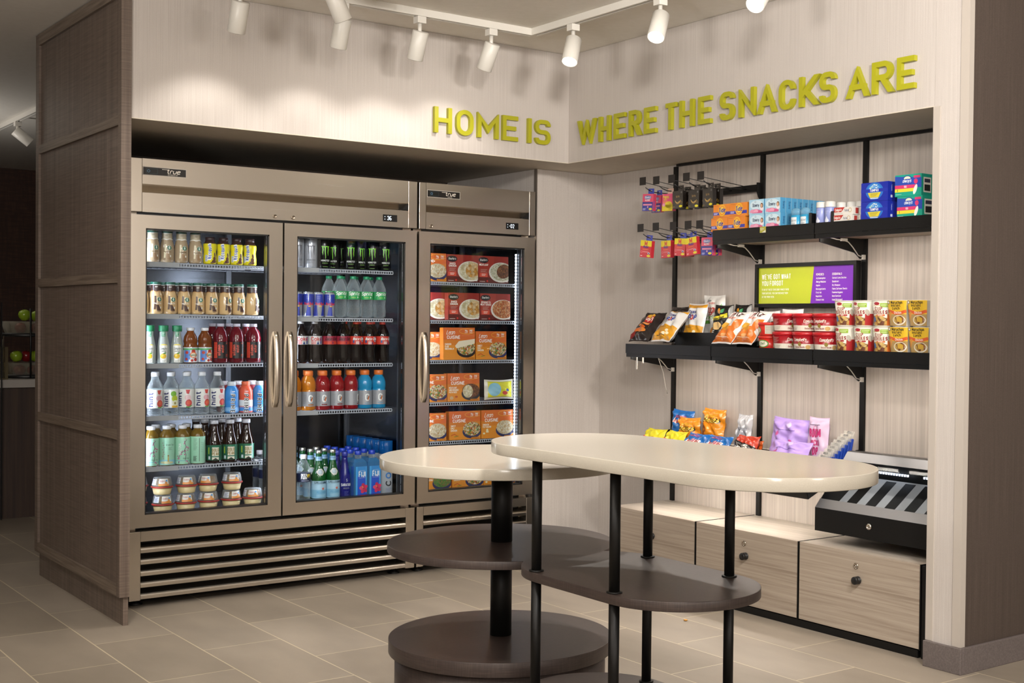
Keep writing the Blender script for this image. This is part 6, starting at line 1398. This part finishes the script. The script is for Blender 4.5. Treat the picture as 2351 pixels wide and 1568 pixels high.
def apple(kind, col, name):
    t = proto(name, 'apple')
    MB().lathe([(0, .004), (.012, .0), (.024, .006), (.035, .026), (.037, .042), (.03, .06), (.016, .068), (.006, .064), (0, .06)], M(col, .22), 20).build('fruit', t); MB().tube([(0, 0, .06), (.002, .001, .072), (.006, .002, .078)], .0014, M('#4a3a20', .6), 6).build('stem', t); PROTO[kind] = t
apple('gapple', '#8aa62a', 'green_apple'); apple('rapple', '#7a1c1e', 'red_apple')
bx, by, bz = -1.715, 3.52, .8565
for k, (kd, dx, dy, dz, s_) in enumerate((('rapple', -.06, -.04, .0095, 'red apple low in the lower bin, left side'), ('rapple', .03, -.065, .0095, 'red apple low in the lower bin, front'), ('rapple', .075, .035, .0095, 'red apple low in the lower bin, right side'), ('rapple', -.03, .055, .0135, 'red apple low in the lower bin, at the back'),
        ('gapple', -.075, -.045, .1, 'green apple on top of the lower bin, left one'), ('gapple', .035, -.065, .1, 'green apple on top of the lower bin, right one'), ('rapple', -.005, .03, .1, 'red apple on top of the lower bin'), ('rapple', -.055, -.045, .279, 'red apple in the upper bin, left side'), ('rapple', .045, -.05, .279, 'red apple in the upper bin, right side'),
        ('gapple', -.02, -.03, .362, 'green apple on top of the upper bin, left one'), ('gapple', .07, -.02, .358, 'green apple on top of the upper bin, right one'))):
    place(kd, (bx+dx*.9, by+dy*.9, bz+dz+.003), s_+' of the dim counter stand', 'apples on the counter stand', (.2*(-1)**k, .1*k % .4, k))
t = thing('cutlery_holder', 'clear cutlery holder with knives and forks on the dim counter', 'holder', (-1.93, 3.33, .8565+.2))
MB().box(-.05, .05, -.04, .04, -.2, 0, MC('#d8d0b8', .08, .05)).build('clear_box', t)
rr = random.Random(4)
for k in range(9):
    x, y = rr.uniform(-.035, .035), rr.uniform(-.025, .025); MB().tube([(x, y, -.19), (x+rr.uniform(-.015, .015), y, .03+rr.uniform(0, .06))], .003, M('#6a6257', .3, .9), 6).build('cutlery', t)

# ------------------------------------------------------------------ light, world, camera
def lamp(kind, locv, aim, power, col=(1., .95, .9), size=.04, ang=75, blend=.6):  # spots stand for ceiling fixtures; points and areas are added fill
    l = bpy.data.lights.new('ceiling_or_fill_lamp', kind); l.energy = power; l.color = col
    if kind == 'SPOT': l.spot_size = RD(ang); l.spot_blend = blend; l.shadow_soft_size = size
    elif kind == 'POINT': l.shadow_soft_size = size
    else: l.shape = 'DISK'; l.size = size
    o = bpy.data.objects.new('ceiling_or_fill_lamp', l); COL.objects.link(o); o.location = locv
    if kind != 'POINT': o.rotation_euler = (Vector(aim)-Vector(locv)).normalized().to_track_quat('-Z', 'Y').to_euler()
for a in LAMPS: lamp(*a[:4], **(a[4] if len(a) > 4 else {}))
w = bpy.data.worlds.new('room_air'); SC.world = w; w.use_nodes = True
w.node_tree.nodes['Background'].inputs[0].default_value = (.5, .46, .4, 1); w.node_tree.nodes['Background'].inputs[1].default_value = .05
cam = bpy.data.cameras.new('camera'); co = bpy.data.objects.new('camera', cam); COL.objects.link(co)
R_ = (0.791044, -0.611658, 0.011154); U_ = (0.002437, 0.021383, 0.999768); F_ = (0.611755, 0.790833, -0.018405)
cam.sensor_width = 36; cam.lens = 45.3893; cam.shift_x = -0.093931; cam.shift_y = 0.005610; cam.clip_start = .05
co.matrix_world = Matrix(((R_[0], U_[0], -F_[0], -3.83008), (R_[1], U_[1], -F_[1], -5.29798), (R_[2], U_[2], -F_[2], 1.24368), (0, 0, 0, 1)))
SC.camera = co
SC.view_settings.view_transform = 'Standard'; SC.view_settings.look = 'None'; SC.view_settings.gamma = 1.; SC.view_settings.exposure = EXPOSURE
cy = SC.cycles
cy.use_denoising = True; cy.use_adaptive_sampling = True; cy.adaptive_threshold = .02; cy.max_bounces = 8; cy.diffuse_bounces = 3; cy.glossy_bounces = 3; cy.transmission_bounces = 4; cy.transparent_max_bounces = 12
cy.caustics_reflective = False; cy.caustics_refractive = False; cy.sample_clamp_indirect = 4.
try: cy.denoiser = 'OPENIMAGEDENOISE'
except Exception: pass
